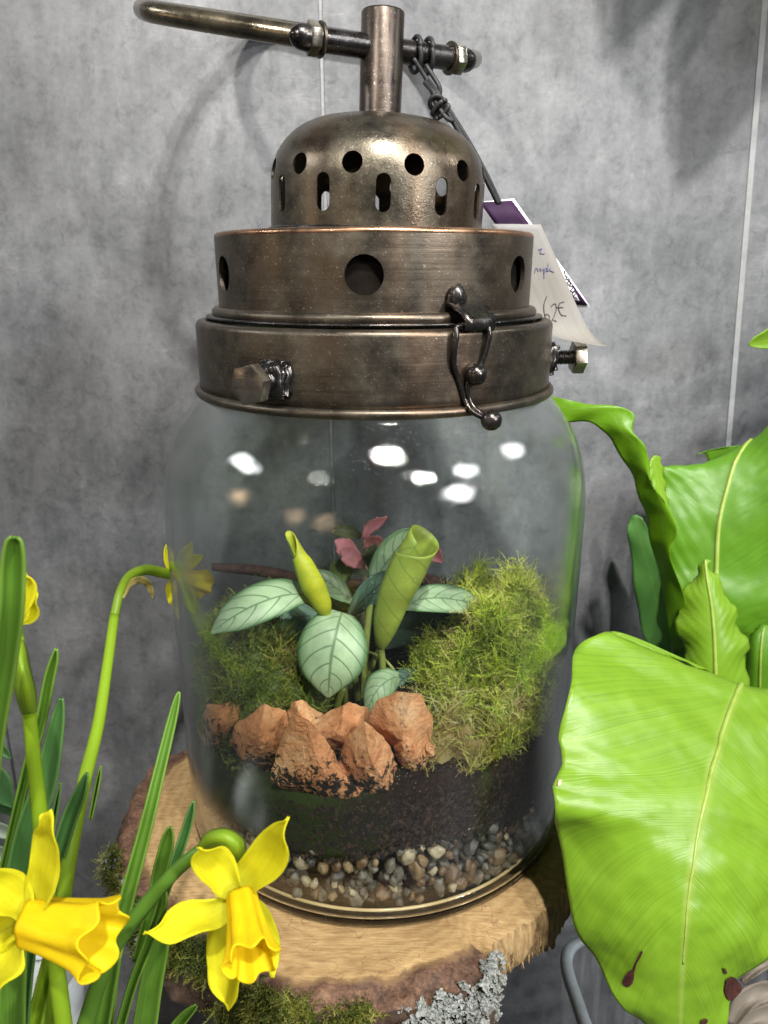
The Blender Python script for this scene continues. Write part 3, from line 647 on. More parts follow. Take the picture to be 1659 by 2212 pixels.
for q in range(3600):
    th = random.gauss(.35, .62); z0_ = soil_bot(th) - .003; e_ = float(soil_z(AX + RI * math.sin(th), -RI * math.cos(th))); z = random.uniform(z0_, e_); cu = random.random(); b = len(Vs_)
    rr = RI - .0004 - random.random() * .0006; c_ = np.array([AX + rr * math.sin(th), -rr * math.cos(th), z]); t_ = np.array([math.cos(th), math.sin(th), 0]); k_ = np.array([0, 0, 1.0]); n_ = np.array([math.sin(th), -math.cos(th), 0])
    if q % 4:                         # crumb
        s_ = random.uniform(.0004, .0016); a0 = random.random() * 6
        Vs_ += [c_ + (t_ * math.cos(a0 + a) * random.uniform(.6, 1.2) + k_ * math.sin(a0 + a)) * s_ for a in (0, 1.3, 2.6, 3.9, 5.1)] + [c_ + n_ * min(.0003, s_ * .4)]
        Fs_ += [(b + i, b + (i + 1) % 5, b + 5) for i in range(5)]; Us_ += [(cu * .8, 0)] * 6
    else:                             # rootlet
        a0 = random.random() * 6; p_ = c_.copy(); ln = random.uniform(.002, .008)
        for i in range(5):
            d_ = t_ * math.cos(a0) + k_ * math.sin(a0); w_ = np.cross(d_, n_) * .00011; Vs_ += [p_ - w_, p_ + w_]; p_ = p_ + d_ * ln / 4; a0 += random.gauss(0, .5); rj = math.hypot(p_[0] - AX, p_[1]); p_ = np.array([AX + (p_[0] - AX) * rr / rj, p_[1] * rr / rj, p_[2]])
            if i: Fs_.append((b + 2 * i - 2, b + 2 * i - 1, b + 2 * i + 1, b + 2 * i))
        Us_ += [(.5 + cu * .5, 0)] * 10
crumbs = mesh('crumbs', Vs_, Fs_, m_strand('soil_crumbs', [(0, (.003, .002, .002)), (.45, (.012, .006, .004)), (.6, (.028, .014, .008)), (.85, (.055, .028, .015)), (1, (.13, .08, .05))], .9, .0), soil, uv=Us_); crumbs['kind'] = 'stuff'
# gravel core behind the pebbles and the pebbles along the glass
bm = bmesh.new(); grav = []
peb_cols = [('tan', (.17, .11, .055), (.28, .19, .10)), ('pale cream', (.30, .24, .15), (.44, .36, .24)), ('dark grey', (.035, .032, .027), (.085, .078, .065)), ('brown', (.09, .05, .025), (.17, .10, .05)), ('mid grey', (.095, .085, .066), (.18, .16, .125))]
peb_m = [m_simple(c[0].replace(' ', '_') + '_pebble_stone', c[1], c[2], 160, .42, 0, .25, .0006) for c in peb_cols]
peb_me = []
for q in range(6):
    b_ = bmesh.new(); bmesh.ops.create_icosphere(b_, subdivisions=3, radius=1); off = Vector((q * 7.1, 3, 1)); sc = Vector((1, .62 + .3 * random.random(), .6 + .3 * random.random()))
    for v in b_.verts:
        vr_ = mnoise.voronoi(v.co * 1.1 + off)[0]; d = .92 + .34 * mnoise.noise(v.co * 1.0 + off) + .20 * mnoise.noise(v.co * 2.4 + off) + .22 * (vr_[1] - vr_[0]); v.co = Vector((v.co.x * sc.x, v.co.y * sc.y, v.co.z * sc.z)) * d
    bt = []
    for ci in range(5):
        me = bpy.data.meshes.new('pebble'); b_.to_mesh(me); me.materials.append(peb_m[ci]); me.polygons.foreach_set('use_smooth', [True] * len(me.polygons)); bt.append(me)
    b_.free(); peb_me.append(bt)
def pebble(x, y, z, s, ci):
    sz = 'small' if s < .0035 else 'medium sized' if s < .005 else 'large'
    o = bpy.data.objects.new('pebble', peb_me[random.randrange(6)][ci]); COL.objects.link(o); o.location = (x, y, z); o.scale = (s, s, s); o.rotation_euler = (random.random() * 6, random.random() * 6, random.random() * 6)
    th = math.degrees(math.atan2(x - AX, -y)); row = 'touching the soil' if z > .036 else 'low by the jar base' if z < .022 else 'halfway up the gravel'
    where = 'at the far left' if th < -62 else 'behind the daffodil' if th < -28 else 'left of centre' if th < -8 else 'in the centre' if th < 8 else 'right of centre' if th < 32 else 'at the right' if th < 62 else 'at the far right'
    tag(o, '%s %s pebble %s, %s' % (sz, peb_cols[ci][0], row, where), 'pebble', 'pebbles in the gravel layer')
placed = []
tries = 0
while len(placed) < 230 and tries < 9000:
    tries += 1
    th = random.uniform(-1.75, 1.75); s = random.choice([.0024, .0030, .0036, .0042, .0048, .0056, .0066]); z = random.uniform(.0125, soil_bot(th) + .004)
    rr = RI - s * .75 - random.random() * .003
    x, y = AX + rr * math.sin(th), -rr * math.cos(th)
    if any((x - a) ** 2 + (y - b) ** 2 + (z - c) ** 2 < ((s + d) * .80) ** 2 for a, b, c, d in placed): continue
    placed.append((x, y, z, s)); pebble(x, y, z, s, random.choices(range(5), [2.2, 2, 2.6, 2.4, 3.6])[0])
gm = m_simple('mixed_gravel_stone', (.035, .03, .024), (.17, .14, .10), 300, .6, 0, .6, .002)
parts = []
for q in range(1100):
    th = random.uniform(0, 2 * PI); rr = (RI - .006) * math.sqrt(random.uniform(.62, 1)); s = random.uniform(.003, .006); z = random.uniform(.010, .046)
    bmm = peb_me[q % 6][0]; 
    rot = Matrix.Rotation(random.random() * 6, 3, 'X') @ Matrix.Rotation(random.random() * 6, 3, 'Z')
    if q < 6: basev = [np.array([v.co[:] for v in peb_me[i][0].vertices]) for i in range(6)]; basef = [[tuple(p_.vertices) for p_ in peb_me[i][0].polygons] for i in range(6)]
    Vv = basev[q % 6] @ np.array(rot).T * s + np.array([AX + rr * math.sin(th), -rr * math.cos(th), z]); parts.append((Vv.tolist(), basef[q % 6]))
V, F = merge(parts); tag(mesh('gravel', V, F, gm, None), 'mixed small gravel packed behind the pebbles under the soil', 'gravel', kind='stuff')

MR = m_rock()
def rock(label, pts, Y, th, seed, ridge=None):
    Q_ = np.array(pts + [pts[0]], float); t_ = np.linspace(0, len(pts), 97)[:-1]; P = np.stack([np.interp(t_, range(len(pts) + 1), Q_[:, i]) for i in (0, 1)], 1); c = P.mean(0); d_ = (P - c) * (1.08 if seed == 7 else 1.2); ang = np.arctan2(-d_[:, 1], d_[:, 0]); rad = np.hypot(d_[:, 0], d_[:, 1]); o_ = np.argsort(ang); ang, rad = ang[o_], rad[o_]
    rs = random.Random(seed); bm = bmesh.new(); bmesh.ops.create_icosphere(bm, subdivisions=5, radius=1)
    S = np.array([v.co[:] for v in bm.verts])
    for q in range(10):                                   # knock flat facets off the front
        nz = np.array([rs.gauss(0, 1), rs.gauss(0, 1), -abs(rs.gauss(.4, .8))]); nz = nz if q > 2 else np.array([(-.75, .65, .05)[q] + rs.uniform(-.3, .3), (.35, .25, -.75)[q] + rs.uniform(-.3, .3), -1.0]); nz /= np.linalg.norm(nz); h = rs.uniform(.34, .48) if q < 3 else rs.uniform(.42, .72) if abs(nz[2]) > .35 else rs.uniform(.80, .96)
        e = np.maximum(S @ nz - h, 0); S = S - e[:, None] * nz * .97
    out = []
    for v, bv in zip(S, bm.verts):
        a_ = math.atan2(v[1], v[0]); R_ = np.interp(a_, ang, rad, period=2 * PI); lr = math.hypot(v[0], v[1]); k0 = lr ** .75 if lr > 0 else 0
        pxy = (c[0] + math.cos(a_) * R_ * k0, c[1] - math.sin(a_) * R_ * k0); yy = Y + v[2] * th; w_ = U(*pxy, yy)
        nn = np.array([v[0], v[2], v[1]]); nn /= np.linalg.norm(nn) + 1e-9
        s3 = Vector((seed * 3.3, 0, 0)); w_ = w_ + nn * (.0009 * mnoise.noise(Vector(w_ * 80) + s3) - .0008 * abs(mnoise.noise(Vector(w_ * 130) + s3)) + .0009 * fbm(w_ + seed, 210, 4))
        while math.hypot(w_[0] - AX, w_[1]) > RI - .0008 and yy < .08: w_ = w_ + ray(*pxy) * .0006; yy += .0005
        bv.co = w_
    o = bm_obj('stone', bm, MR, None); auto_smooth(o, 20)
    tag(o, label, 'stone', 'orange stones edging the planting in the jar'); return o
rock('small orange stone against the glass at the left end of the ring', [(432, 1572), (455, 1530), (500, 1522), (528, 1545), (522, 1582), (490, 1615), (445, 1600)], -.072, .018, 1)
rock('broad orange stone second from the left, flecked black below', [(503, 1602), (520, 1560), (570, 1533), (612, 1545), (618, 1590), (612, 1655), (572, 1660), (530, 1635)], -.094, .020, 2)
rock('low orange stone wedged behind the gap of the front stones', [(605, 1565), (635, 1525), (655, 1517), (690, 1545), (704, 1570), (665, 1600), (615, 1612)], -.080, .018, 3)
rock('ochre triangular stone with a sharp peak at the front', [(598, 1660), (615, 1605), (640, 1562), (668, 1572), (702, 1612), (745, 1665), (778, 1708), (765, 1740), (705, 1725), (640, 1710), (602, 1690)], -.112, .014, 4, (660, 1640))
rock('large sloping orange stone behind the triangular one', [(660, 1575), (702, 1545), (752, 1525), (792, 1538), (798, 1592), (770, 1650), (725, 1650), (688, 1605)], -.092, .022, 5)
rock('blocky orange stone in the centre front of the ring', [(735, 1652), (752, 1602), (790, 1572), (822, 1600), (852, 1650), (864, 1700), (852, 1728), (802, 1735), (765, 1700)], -.110, .018, 6)
rock('tallest craggy orange stone touching the moss', [(800, 1562), (815, 1520), (860, 1499), (908, 1507), (932, 1555), (926, 1620), (932, 1690), (895, 1708), (866, 1682), (850, 1612), (822, 1595)], -.102, .022, 7, (885, 1570))
rock('small reddish stone half buried right of the tallest stone', [(905, 1610), (925, 1588), (945, 1612), (940, 1650), (915, 1660)], -.095, .014, 8)

# moss strands: curved ribbons with small leaflets
def strands(n_, base, length, wid, dirf, leaf=True, segs=4, curl=.6, lseg=2):
    V, F, UVs = [], [], []
    for _ in range(n_):
        b, up = base(); b = np.asarray(b, float); d = np.asarray(dirf(b, up), float); d /= np.linalg.norm(d) + 1e-9; ln = length * random.uniform(.5, 1.2) * (1 + .9 * fbm(b, 70, 2)); col = min(1, max(0, .48 + .75 * fbm(b + 3, 48, 3) + random.gauss(0, .17))); p_ = b.copy(); side = np.cross(d, RNG.normal(size=3)); side /= np.linalg.norm(side) + 1e-9
        cv = RNG.normal(size=3) * curl / segs; i0 = len(V)
        for s in range(segs + 1):
            t = s / segs; ww = wid * (1 - t * .8); V.append(p_ - side * ww); V.append(p_ + side * ww); UVs += [(col, t)] * 2
            if s < segs:
                F.append((i0 + 2 * s, i0 + 2 * s + 1, i0 + 2 * s + 3, i0 + 2 * s + 2))
            p_ = p_ + d * ln / segs; d = d + cv; d /= np.linalg.norm(d)
        if leaf:
            for s in range(segs * lseg):
                t = (s + .5) / (segs * lseg); k_ = min(int(t * segs), segs - 1); a = (V[i0 + 2 * k_] + V[i0 + 2 * k_ + 1]) / 2; bb = (V[i0 + 2 * k_ + 2] + V[i0 + 2 * k_ + 3]) / 2; f_ = t * segs - k_; q = a * (1 - f_) + bb * f_
                dr = bb - a; dr /= np.linalg.norm(dr) + 1e-9; sd = RNG.normal(size=3); sd -= dr * (sd @ dr); sd /= np.linalg.norm(sd) + 1e-9
                tip = q + (dr * .6 + sd * .9) * wid * 4.8 * (1 - .5 * t); j = len(V); V += [q - dr * wid * .8, q + dr * wid * .8, tip]; UVs += [(col, t)] * 3; F.append((j, j + 1, j + 2))
    return V, F, UVs
GREENM = m_strand('bright_green_moss', [(0, (.13, .17, .012)), (.3, (.34, .42, .03)), (.58, (.55, .62, .07)), (.82, (.66, .62, .20)), (1, (.46, .34, .16))])
DARKM = m_strand('olive_moss', [(0, (.02, .035, .005)), (.4, (.06, .085, .010)), (.75, (.12, .14, .02)), (1, (.18, .14, .04))])
OLIVEM = m_strand('olive_green_moss', [(0, (.05, .08, .008)), (.4, (.16, .21, .018)), (.75, (.30, .33, .045)), (1, (.26, .20, .06))])
DRYM = m_strand('dry_straw_moss', [(0, (.20, .13, .035)), (.4, (.42, .36, .10)), (.7, (.40, .44, .09)), (1, (.62, .56, .30))])
def mound_fn(cx, cy, rx, ry, h, y_sq=1.0):
    def z(x, y):
        q = ((x - cx) / rx) ** 2 + ((y - cy) / ry) ** 2
        return soil_z(x, y) - .012 + (h + .012) * max(0, 1 - q) ** .6 + .026 * fbm((x, y, 3), 34) + .010 * fbm((x, y, 8), 100) if q < 1 else None
    return z
def mound(name, label, cx, cy, rx, ry, h, n_, mat, length, wid, cores, lmat=None):
    zf = mound_fn(cx, cy, rx, ry, h)
    V, F = [], []; NA, NR = 40, 12; idx = {}
    for i in range(NR + 1):
        for k_ in range(NA):
            r_ = i / NR * .98; a = 2 * PI * k_ / NA; x, y = cx + rx * r_ * math.cos(a), cy + ry * r_ * math.sin(a)
            rj = math.hypot(x - AX, y)
            if rj > RI - .007: x, y = AX + (x - AX) * (RI - .007) / rj, y * (RI - .007) / rj
            V.append((x, y, max(soil_z(x, y) - .01, (zf(x, y) or soil_z(x, y) - .01) - .006)))
    F = [(i * NA + k_, i * NA + (k_ + 1) % NA, (i + 1) * NA + (k_ + 1) % NA, (i + 1) * NA + k_) for i in range(NR) for k_ in range(NA)]
    def base():
        while True:
            a = random.random() * 2 * PI; r_ = math.sqrt(random.random()); x, y = cx + rx * r_ * math.cos(a), cy + ry * r_ * math.sin(a)
            rj = math.hypot(x - AX, y)
            if rj > RI - .004:
                if random.random() < .3: continue
                f_ = (RI - .004 - random.random() * .004) / rj; x, y = AX + (x - AX) * f_, y * f_
            z = zf(x, y)
            if z is None: continue
            e = .004; zx, zy = zf(x + e, y) or z - .01, zf(x, y + e) or z - .01
            nn = np.array([-(zx - z) / e, -(zy - z) / e, 1.0]); nn /= np.linalg.norm(nn)
            zd = z - random.random() ** 2 * .009
            if rj > RI - .012: zd = z - random.random() * max(0.004, z - soil_z(x, y))       # the mound's flank pressed on the glass
            return (x, y, zd), nn
    def dirf(b, up):
        d = up * .8 + RNG.normal(size=3) * .75 + np.array([0, 0, .15]); r_ = math.hypot(b[0] - AX, b[1])
        if r_ > RI - .016: d -= np.array([b[0] - AX, b[1], 0]) / r_ * 1.1
        return d
    Vs, Fs, UVs = strands(n_, base, length, wid, dirf, curl=1.2, lseg=3)
    for i, v in enumerate(Vs):
        r_ = math.hypot(v[0] - AX, v[1])
        if r_ > RI - .0004: Vs[i] = np.array([AX + (v[0] - AX) * (RI - .0004) / r_, v[1] * (RI - .0004) / r_, v[2]])
    b0 = len(Vs); Vs = Vs + [np.array(v) for v in V]; Fs = Fs + [tuple(i + b0 for i in f_) for f_ in F]; UVs = UVs + [(cores, .2)] * len(V)
    o = mesh(name, Vs, Fs, mat, None, uv=UVs); tag(o, label, 'moss', kind='stuff'); return o
mound('moss', 'bright green moss mound with dry tips on the right inside the jar', .078, -.006, .060, .100, .056, 11000, GREENM, .0130, .00036, .1)
mound('moss', 'dry straw coloured moss trailing over the soil by the right glass', .056, -.086, .046, .030, .024, 1500, DRYM, .013, .00033, .1)
mound('moss', 'dull olive moss mound on the left behind the stones', -.083, -.018, .054, .070, .062, 6500, OLIVEM, .0115, .0004, .1)
mound('moss', 'dark moss patch at the back of the jar behind the plant', -.005, .075, .09, .035, .03, 1500, DARKM, .012, .00042, .1)

TUFT = m_strand('feathery_moss', [(0, (.22, .33, .015)), (.5, (.42, .56, .04)), (.8, (.56, .60, .14)), (1, (.50, .42, .2))], .55, .35)
zf_ = mound_fn(.078, -.006, .060, .100, .056)
def tb_():
    while True:
        x, y = .070 + random.gauss(0, .024), -.05 + random.gauss(0, .025); z = zf_(x, y)
        if z is None or math.hypot(x - AX, y) > RI - .006: continue
        return (x, y, z - .002), np.array([0, -.5, .8])
Vs_, Fs_, Us_ = strands(420, tb_, .017, .00050, lambda b, up: up * .5 + RNG.normal(size=3) * .7, segs=6, curl=1.3, lseg=4)
for i, v in enumerate(Vs_):
    r_ = math.hypot(v[0] - AX, v[1])
    if r_ > RI - .0004: Vs_[i] = np.array([AX + (v[0] - AX) * (RI - .0004) / r_, v[1] * (RI - .0004) / r_, v[2]])
tag(mesh('moss', Vs_, Fs_, TUFT, None, uv=Us_), 'long feathery light green moss shoots over the right mound', 'moss', kind='stuff')
# ---- the veined prayer plant
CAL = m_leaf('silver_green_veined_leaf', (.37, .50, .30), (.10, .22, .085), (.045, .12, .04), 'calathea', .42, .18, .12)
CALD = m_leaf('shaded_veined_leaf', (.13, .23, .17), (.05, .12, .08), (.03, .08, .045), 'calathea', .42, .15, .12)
CALY = m_leaf('young_rolled_leaf', (.33, .41, .06), (.24, .34, .05), (.17, .26, .04), 'calathea', .5, .3, .34)
CALYY = m_leaf('yellow_rolled_leaf', (.52, .55, .03), (.26, .40, .04), (.34, .42, .03), 'calathea', .5, .3, .42)
STEMM = m_simple('olive_stem', (.13, .16, .03), (.22, .26, .06), 80, .5, 0, .1)
cal = thing('prayer_plant', 'small plant with pale silvery leaves and dark veins among the stones', 'plant', tuple(U(770, 1530, -.045)))
def cleaf(pts, mat, **kw): return strap('leaf', pts, mat, cal, thick=.0005, **kw)
cleaf([(684, 1300, -.045, 2), (655, 1285, -.048, 22), (610, 1287, -.052, 38), (555, 1305, -.058, 42), (505, 1332, -.064, 34), (475, 1353, -.068, 17), (456, 1369, -.071, 1)], CAL, tilt=.010, cup=-.004)
cleaf([(738, 1323, -.046, 26), (733, 1340, -.054, 50), (724, 1375, -.061, 70), (716, 1415, -.066, 75), (712, 1455, -.069, 62), (710, 1485, -.070, 32), (709, 1508, -.070, 1)], CAL, tilt=.002, cup=-.004)
cleaf([(872, 1312, -.035, 8), (905, 1296, -.033, 26), (950, 1292, -.030, 31), (990, 1297, -.028, 28), (1018, 1302, -.027, 19), (1036, 1304, -.026, 1)], CAL, tilt=-.012, cup=-.003)
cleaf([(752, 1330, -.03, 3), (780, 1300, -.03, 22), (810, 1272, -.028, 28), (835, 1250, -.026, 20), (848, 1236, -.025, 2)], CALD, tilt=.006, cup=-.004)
cleaf([(795, 1270, -.01, 4), (820, 1235, -.008, 26), (850, 1195, -.006, 34), (880, 1160, -.004, 22), (902, 1145, -.004, 2)], CAL, tilt=.006, cup=.003)
cleaf([(765, 1305, -.02, 3), (735, 1278, -.018, 20), (705, 1255, -.016, 22), (680, 1240, -.014, 12), (660, 1232, -.012, 1)], CAL, tilt=.006, cup=.003)
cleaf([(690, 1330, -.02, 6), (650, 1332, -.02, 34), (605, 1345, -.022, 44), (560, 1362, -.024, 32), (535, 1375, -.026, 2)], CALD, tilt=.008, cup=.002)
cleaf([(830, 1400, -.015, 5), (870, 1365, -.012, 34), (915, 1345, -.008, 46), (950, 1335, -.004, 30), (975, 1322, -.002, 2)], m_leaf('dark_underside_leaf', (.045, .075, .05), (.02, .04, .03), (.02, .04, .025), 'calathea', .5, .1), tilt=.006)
cleaf([(862, 1462, -.045, 12), (845, 1466, -.051, 26), (822, 1482, -.057, 33), (806, 1505, -.061, 24), (797, 1530, -.063, 10), (792, 1548, -.064, 1)], CAL, tilt=.004, cup=-.004)
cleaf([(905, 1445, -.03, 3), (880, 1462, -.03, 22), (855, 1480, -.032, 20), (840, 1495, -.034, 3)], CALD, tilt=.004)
def rolled(pts, mat, turns=1.35, lbl=None):
    """a young leaf still rolled into a spiral cone: pts = (px, py, Y, radius px)"""
    ax_ = cr([U(*q[:3]) for q in pts], 30); rad = np.interp(np.linspace(0, len(pts) - 1, 31), range(len(pts)), [q[3] for q in pts])
    V, uv = [], []; NT = 30
    for i in range(31):
        p_ = ax_[i]; r_ = rad[i] * px_size(p_); T = ax_[min(i + 1, 30)] - ax_[max(i - 1, 0)]; T /= np.linalg.norm(T); X = np.cross(T, [0, 1.0, 0]); X /= np.linalg.norm(X); Y_ = np.cross(X, T)
        for k_ in range(NT + 1):
            a = turns * 2 * PI * k_ / NT - 1.2; rr = r_ * (.74 + .34 * k_ / NT) * (1 + .05 * math.sin(a * 2 + i * .12) + .03 * math.sin(i * .5 + a)); cutb = .010 * max(0, i - 26) / 4 * math.sin(a * .5 + 1.0)
            V.append(p_ + (X * math.cos(a) + Y_ * math.sin(a)) * rr + T * cutb); uv.append((k_ / NT, i / 30))
    F = [(i * (NT + 1) + k_, i * (NT + 1) + k_ + 1, (i + 1) * (NT + 1) + k_ + 1, (i + 1) * (NT + 1) + k_) for i in range(30) for k_ in range(NT)]
    o = mesh('rolled_leaf', V, F, mat, cal, uv=uv, label=lbl); solidify(o, .0005); return o
rolled([(824, 1402, -.05, 5), (826, 1380, -.052, 17), (838, 1330, -.054, 31), (858, 1275, -.055, 38), (880, 1225, -.055, 43), (903, 1183, -.054, 43)], CALY, 1.12, 'taller olive green rolled leaf')
rolled([(706, 1330, -.05, 9), (696, 1305, -.052, 20), (676, 1262, -.053, 25), (655, 1218, -.053, 20), (638, 1182, -.052, 10)], CALYY, 1.1, 'yellow rolled young leaf')
for pts, r_ in (([(822, 1400, -.05), (826, 1440, -.048), (822, 1500, -.045)], .0022), ([(720, 1335, -.046), (748, 1400, -.038), (768, 1470, -.036), (772, 1540, -.036)], .0022), ([(800, 1290, -.025), (790, 1400, -.03), (785, 1540, -.034)], .0022), ([(702, 1330, -.05), (735, 1420, -.04), (750, 1540, -.038)], .0018), ([(860, 1462, -.045), (845, 1440, -.042), (825, 1420, -.04), (795, 1408, -.04)], .0009), ([(872, 1312, -.035), (845, 1350, -.034), (800, 1450, -.034), (790, 1540, -.034)], .0016), ([(742, 1485, -.05), (730, 1520, -.05), (727, 1560, -.05)], .0022)):
    tube('stem', [U(*q) for q in pts], r_, STEMM, cal, 8, 14)
# ---- the pink veined plant behind it
PK = m_leaf('pink_leaf', (.78, .30, .35), (.40, .16, .14), (.6, .3, .3), 'calathea', .5, .25); PKG = m_leaf('olive_pink_leaf', (.10, .13, .05), (.08, .10, .04), (.3, .14, .13), 'calathea', .5, .2)
fit = thing('nerve_plant', 'small pink leaved plant standing behind the pale veined plant', 'plant', tuple(U(790, 1300, .045)))
for pts, mt, ti in (([(775, 1205, .03, 3), (758, 1192, .028, 12), (742, 1180, .026, 14), (725, 1166, .024, 2)], PK, .004), ([(785, 1228, .026, 2), (770, 1213, .024, 12), (752, 1197, .024, 14), (738, 1188, .024, 2)], PK, .003),
                    ([(790, 1190, .03, 3), (803, 1178, .028, 13), (818, 1176, .026, 12), (830, 1182, .026, 2)], PK, .003), ([(786, 1165, .03, 3), (796, 1143, .03, 8), (815, 1130, .03, 8), (836, 1117, .03, 1)], PK, .004),
                    ([(900, 1178, .03, 3), (920, 1184, .028, 11), (938, 1198, .027, 12), (956, 1214, .026, 2)], PK, .003), ([(780, 1160, .035, 3), (760, 1150, .035, 10), (735, 1146, .036, 9), (715, 1148, .037, 2)], PKG, .003),
                    ([(800, 1230, .03, 3), (808, 1210, .028, 18), (812, 1192, .028, 16), (815, 1172, .028, 3)], PKG, .003), ([(895, 1180, .03, 3), (893, 1165, .03, 13), (896, 1148, .03, 11), (902, 1138, .03, 2)], PKG, .003),
                    ([(745, 1262, .03, 3), (738, 1245, .03, 16), (736, 1226, .03, 16), (742, 1206, .03, 3)], m_leaf('green_small_leaf', (.16, .23, .05), (.1, .17, .03), (.06, .12, .03), 'calathea', .5, .25), .003), ([(800, 1245, .04, 2), (770, 1225, .04, 10), (752, 1218, .04, 8), (738, 1222, .04, 1)], PKG, .003)):
    strap('leaf', [(x_, y_, d_ - .012, h_ * 1.45) for x_, y_, d_, h_ in pts], mt, fit, tilt=ti, cup=.002, nu=8, nv=12, ripple=.0006, thick=.0004)
tube('stem', [U(785, 1160, .032), U(788, 1215, .034), U(786, 1300, .036), U(785, 1400, .04)], .0019, m_simple('pink_green_stem', (.2, .17, .08), (.3, .2, .12), 80, .5, 0, .1), fit, 8, 12)
tube('stem', [U(900, 1180, .031), U(880, 1260, .034), U(850, 1400, .038)], .0014, STEMM, fit, 8, 12)
# ---- bark twig lying across
tw = tube('twig', [U(458, 1224, .045), U(510, 1228, .05), U(580, 1236, .054), U(660, 1252, .056), U(780, 1262, .056), U(900, 1252, .052), U(935, 1256, .048), U(962, 1258, .044)], [.0028, .0036, .004, .0042, .004, .0042, .005, .002], m_simple('dark_red_bark', (.03, .013, .01), (.09, .04, .028), 180, .8, 0, .6, .002), None, 10, 60)
tag(tw, 'dark reddish twig lying across the back inside the jar', 'twig')

# ------------------------------------------------------------------ the log
log = thing('log_slice', 'thick sawn log slice with bark and moss under the jar', 'log', (0, 0, -.05))
MWO, MBA, MFI = m_wood(), m_bark(), m_fibre()
out_px = [(335, 1634), (292, 1690), (268, 1740), (252, 1795), (245, 1850), (262, 1905), (297, 1945), (345, 2015), (400, 2040), (453, 2042), (520, 2082), (570, 2140), (653, 2168), (745, 2172), (841, 2166), (916, 2156), (985, 2118), (1053, 2078), (1062, 2020), (1110, 2000), (1153, 1970), (1200, 1932), (1232, 1900), (1250, 1850), (1255, 1790), (1225, 1700), (1120, 1600), (950, 1540), (720, 1530), (520, 1560), (420, 1600)]
OUT = cr([UZ(x, y, 0) for x, y in out_px] + [UZ(*out_px[0], 0)], 240)[:-1]; cen = np.array([-.03, -.03, 0])
NO = len(OUT); OUTj = np.array([p_ + (p_ - cen) / np.linalg.norm(p_ - cen) * (.0022 * fbm(p_, 60) + .0012 * fbm(p_, 220)) for p_ in OUT])
fr_ = [0.0, .2, .4, .55, .68, .78, .82, .85, .87, .89, .91, .93, .95, .97, .985, 1.0]; V, uv = [], []
def idx_near(px, py): return int(np.argmin(np.linalg.norm(OUTj - UZ(px, py, 0), axis=1)))
i_notch = idx_near(1056, 2070); i_end = idx_near(1255, 1790)
for f_ in fr_:
    for ip, p_ in enumerate(OUTj):
        q = cen + (p_ - cen) * f_; z = 0.0
        if f_ > .8: z = -.0050 * ((f_ - .8) / .2) ** 2 + (.0034 * fbm(q, 90) + .0022 * fbm(q, 260)) * (f_ - .78) / .2 * (0.35 if i_notch < ip < i_end + 12 else 1)
        V.append((q[0], q[1], z - .0004)); uv.append((0.5, f_ * (.84 if i_notch < ip < i_end + 12 else 1)))
F = [(i * NO + k_, i * NO + (k_ + 1) % NO, (i + 1) * NO + (k_ + 1) % NO, (i + 1) * NO + k_) for i in range(len(fr_) - 1) for k_ in range(NO)]
mesh('sawn_face', V, [f_[::-1] for f_ in F], MWO, log, uv=uv)
top = V[-NO:]
BARKP = []
def side(name, i0, i1, depth, mat, inset, nrow=12, nz=.004, zs=None):
    V, F = [], []; n_ = i1 - i0 + 1
    for j in range(nrow + 1):
        t = j / nrow
        for i in range(i0, i1 + 1):
            p_ = np.array(top[i % NO]); d = p_ - cen; d[2] = 0; d /= np.linalg.norm(d); dep = depth(i) if callable(depth) else depth
            q = p_ + np.array([0, 0, -dep * t]); k_ = (nz * 1.6 * fbm(q * np.array([1, 1, .5]), 55) + nz * .8 * fbm(q, 160) - nz * 1.2 * abs(mnoise.noise(Vector((q[0] * 90, q[1] * 90, q[2] * 25))))) * min(1, t * 4); V.append(q + d * (k_ - inset * t * t + .003 * math.sin(PI * min(1, t * 1.0))))
    F = [(j * n_ + i, j * n_ + i + 1, (j + 1) * n_ + i + 1, (j + 1) * n_ + i) for j in range(nrow) for i in range(n_ - 1)]
    BARKP.extend(V); return mesh(name, V, F, mat, log)
def idx_near(px, py): return int(np.argmin(np.linalg.norm(OUTj - UZ(px, py, 0), axis=1)))
i_notch = idx_near(1056, 2070); i_end = idx_near(1255, 1790)
side('bark', 0, i_notch, .062, MBA, .016)
side('torn_face', i_notch, i_end, lambda i: .034 + .007 * fbm((i * .9, 0, 0), .6) + .003 * random.random(), MFI, .004, 14, .0022)
side('bark', i_end, NO, .05, MBA, .01)
# splinters hanging from the torn face
V, F = [], []
for _ in range(200):
    i = random.randrange(i_notch, i_end); p_ = np.array(top[i]); d = p_ - cen; d[2] = 0; d /= np.linalg.norm(d); z = -random.uniform(.010, .025); b = p_ + d * (.001 + random.random() * .001) + np.array([0, 0, z]); ln = random.uniform(.002, .007); t_ = np.array([-d[1], d[0], 0]) * random.uniform(.0005, .0012)
    dr = np.array([0, 0, -1]) + d * random.uniform(-.1, .35) + t_ * random.uniform(-400, 400); k_ = len(V); V += [b - t_, b + t_, b + dr * ln]; F.append((k_, k_ + 1, k_ + 2))
sp = mesh('splinters', V, F, MFI, log, False); sp['kind'] = 'stuff'
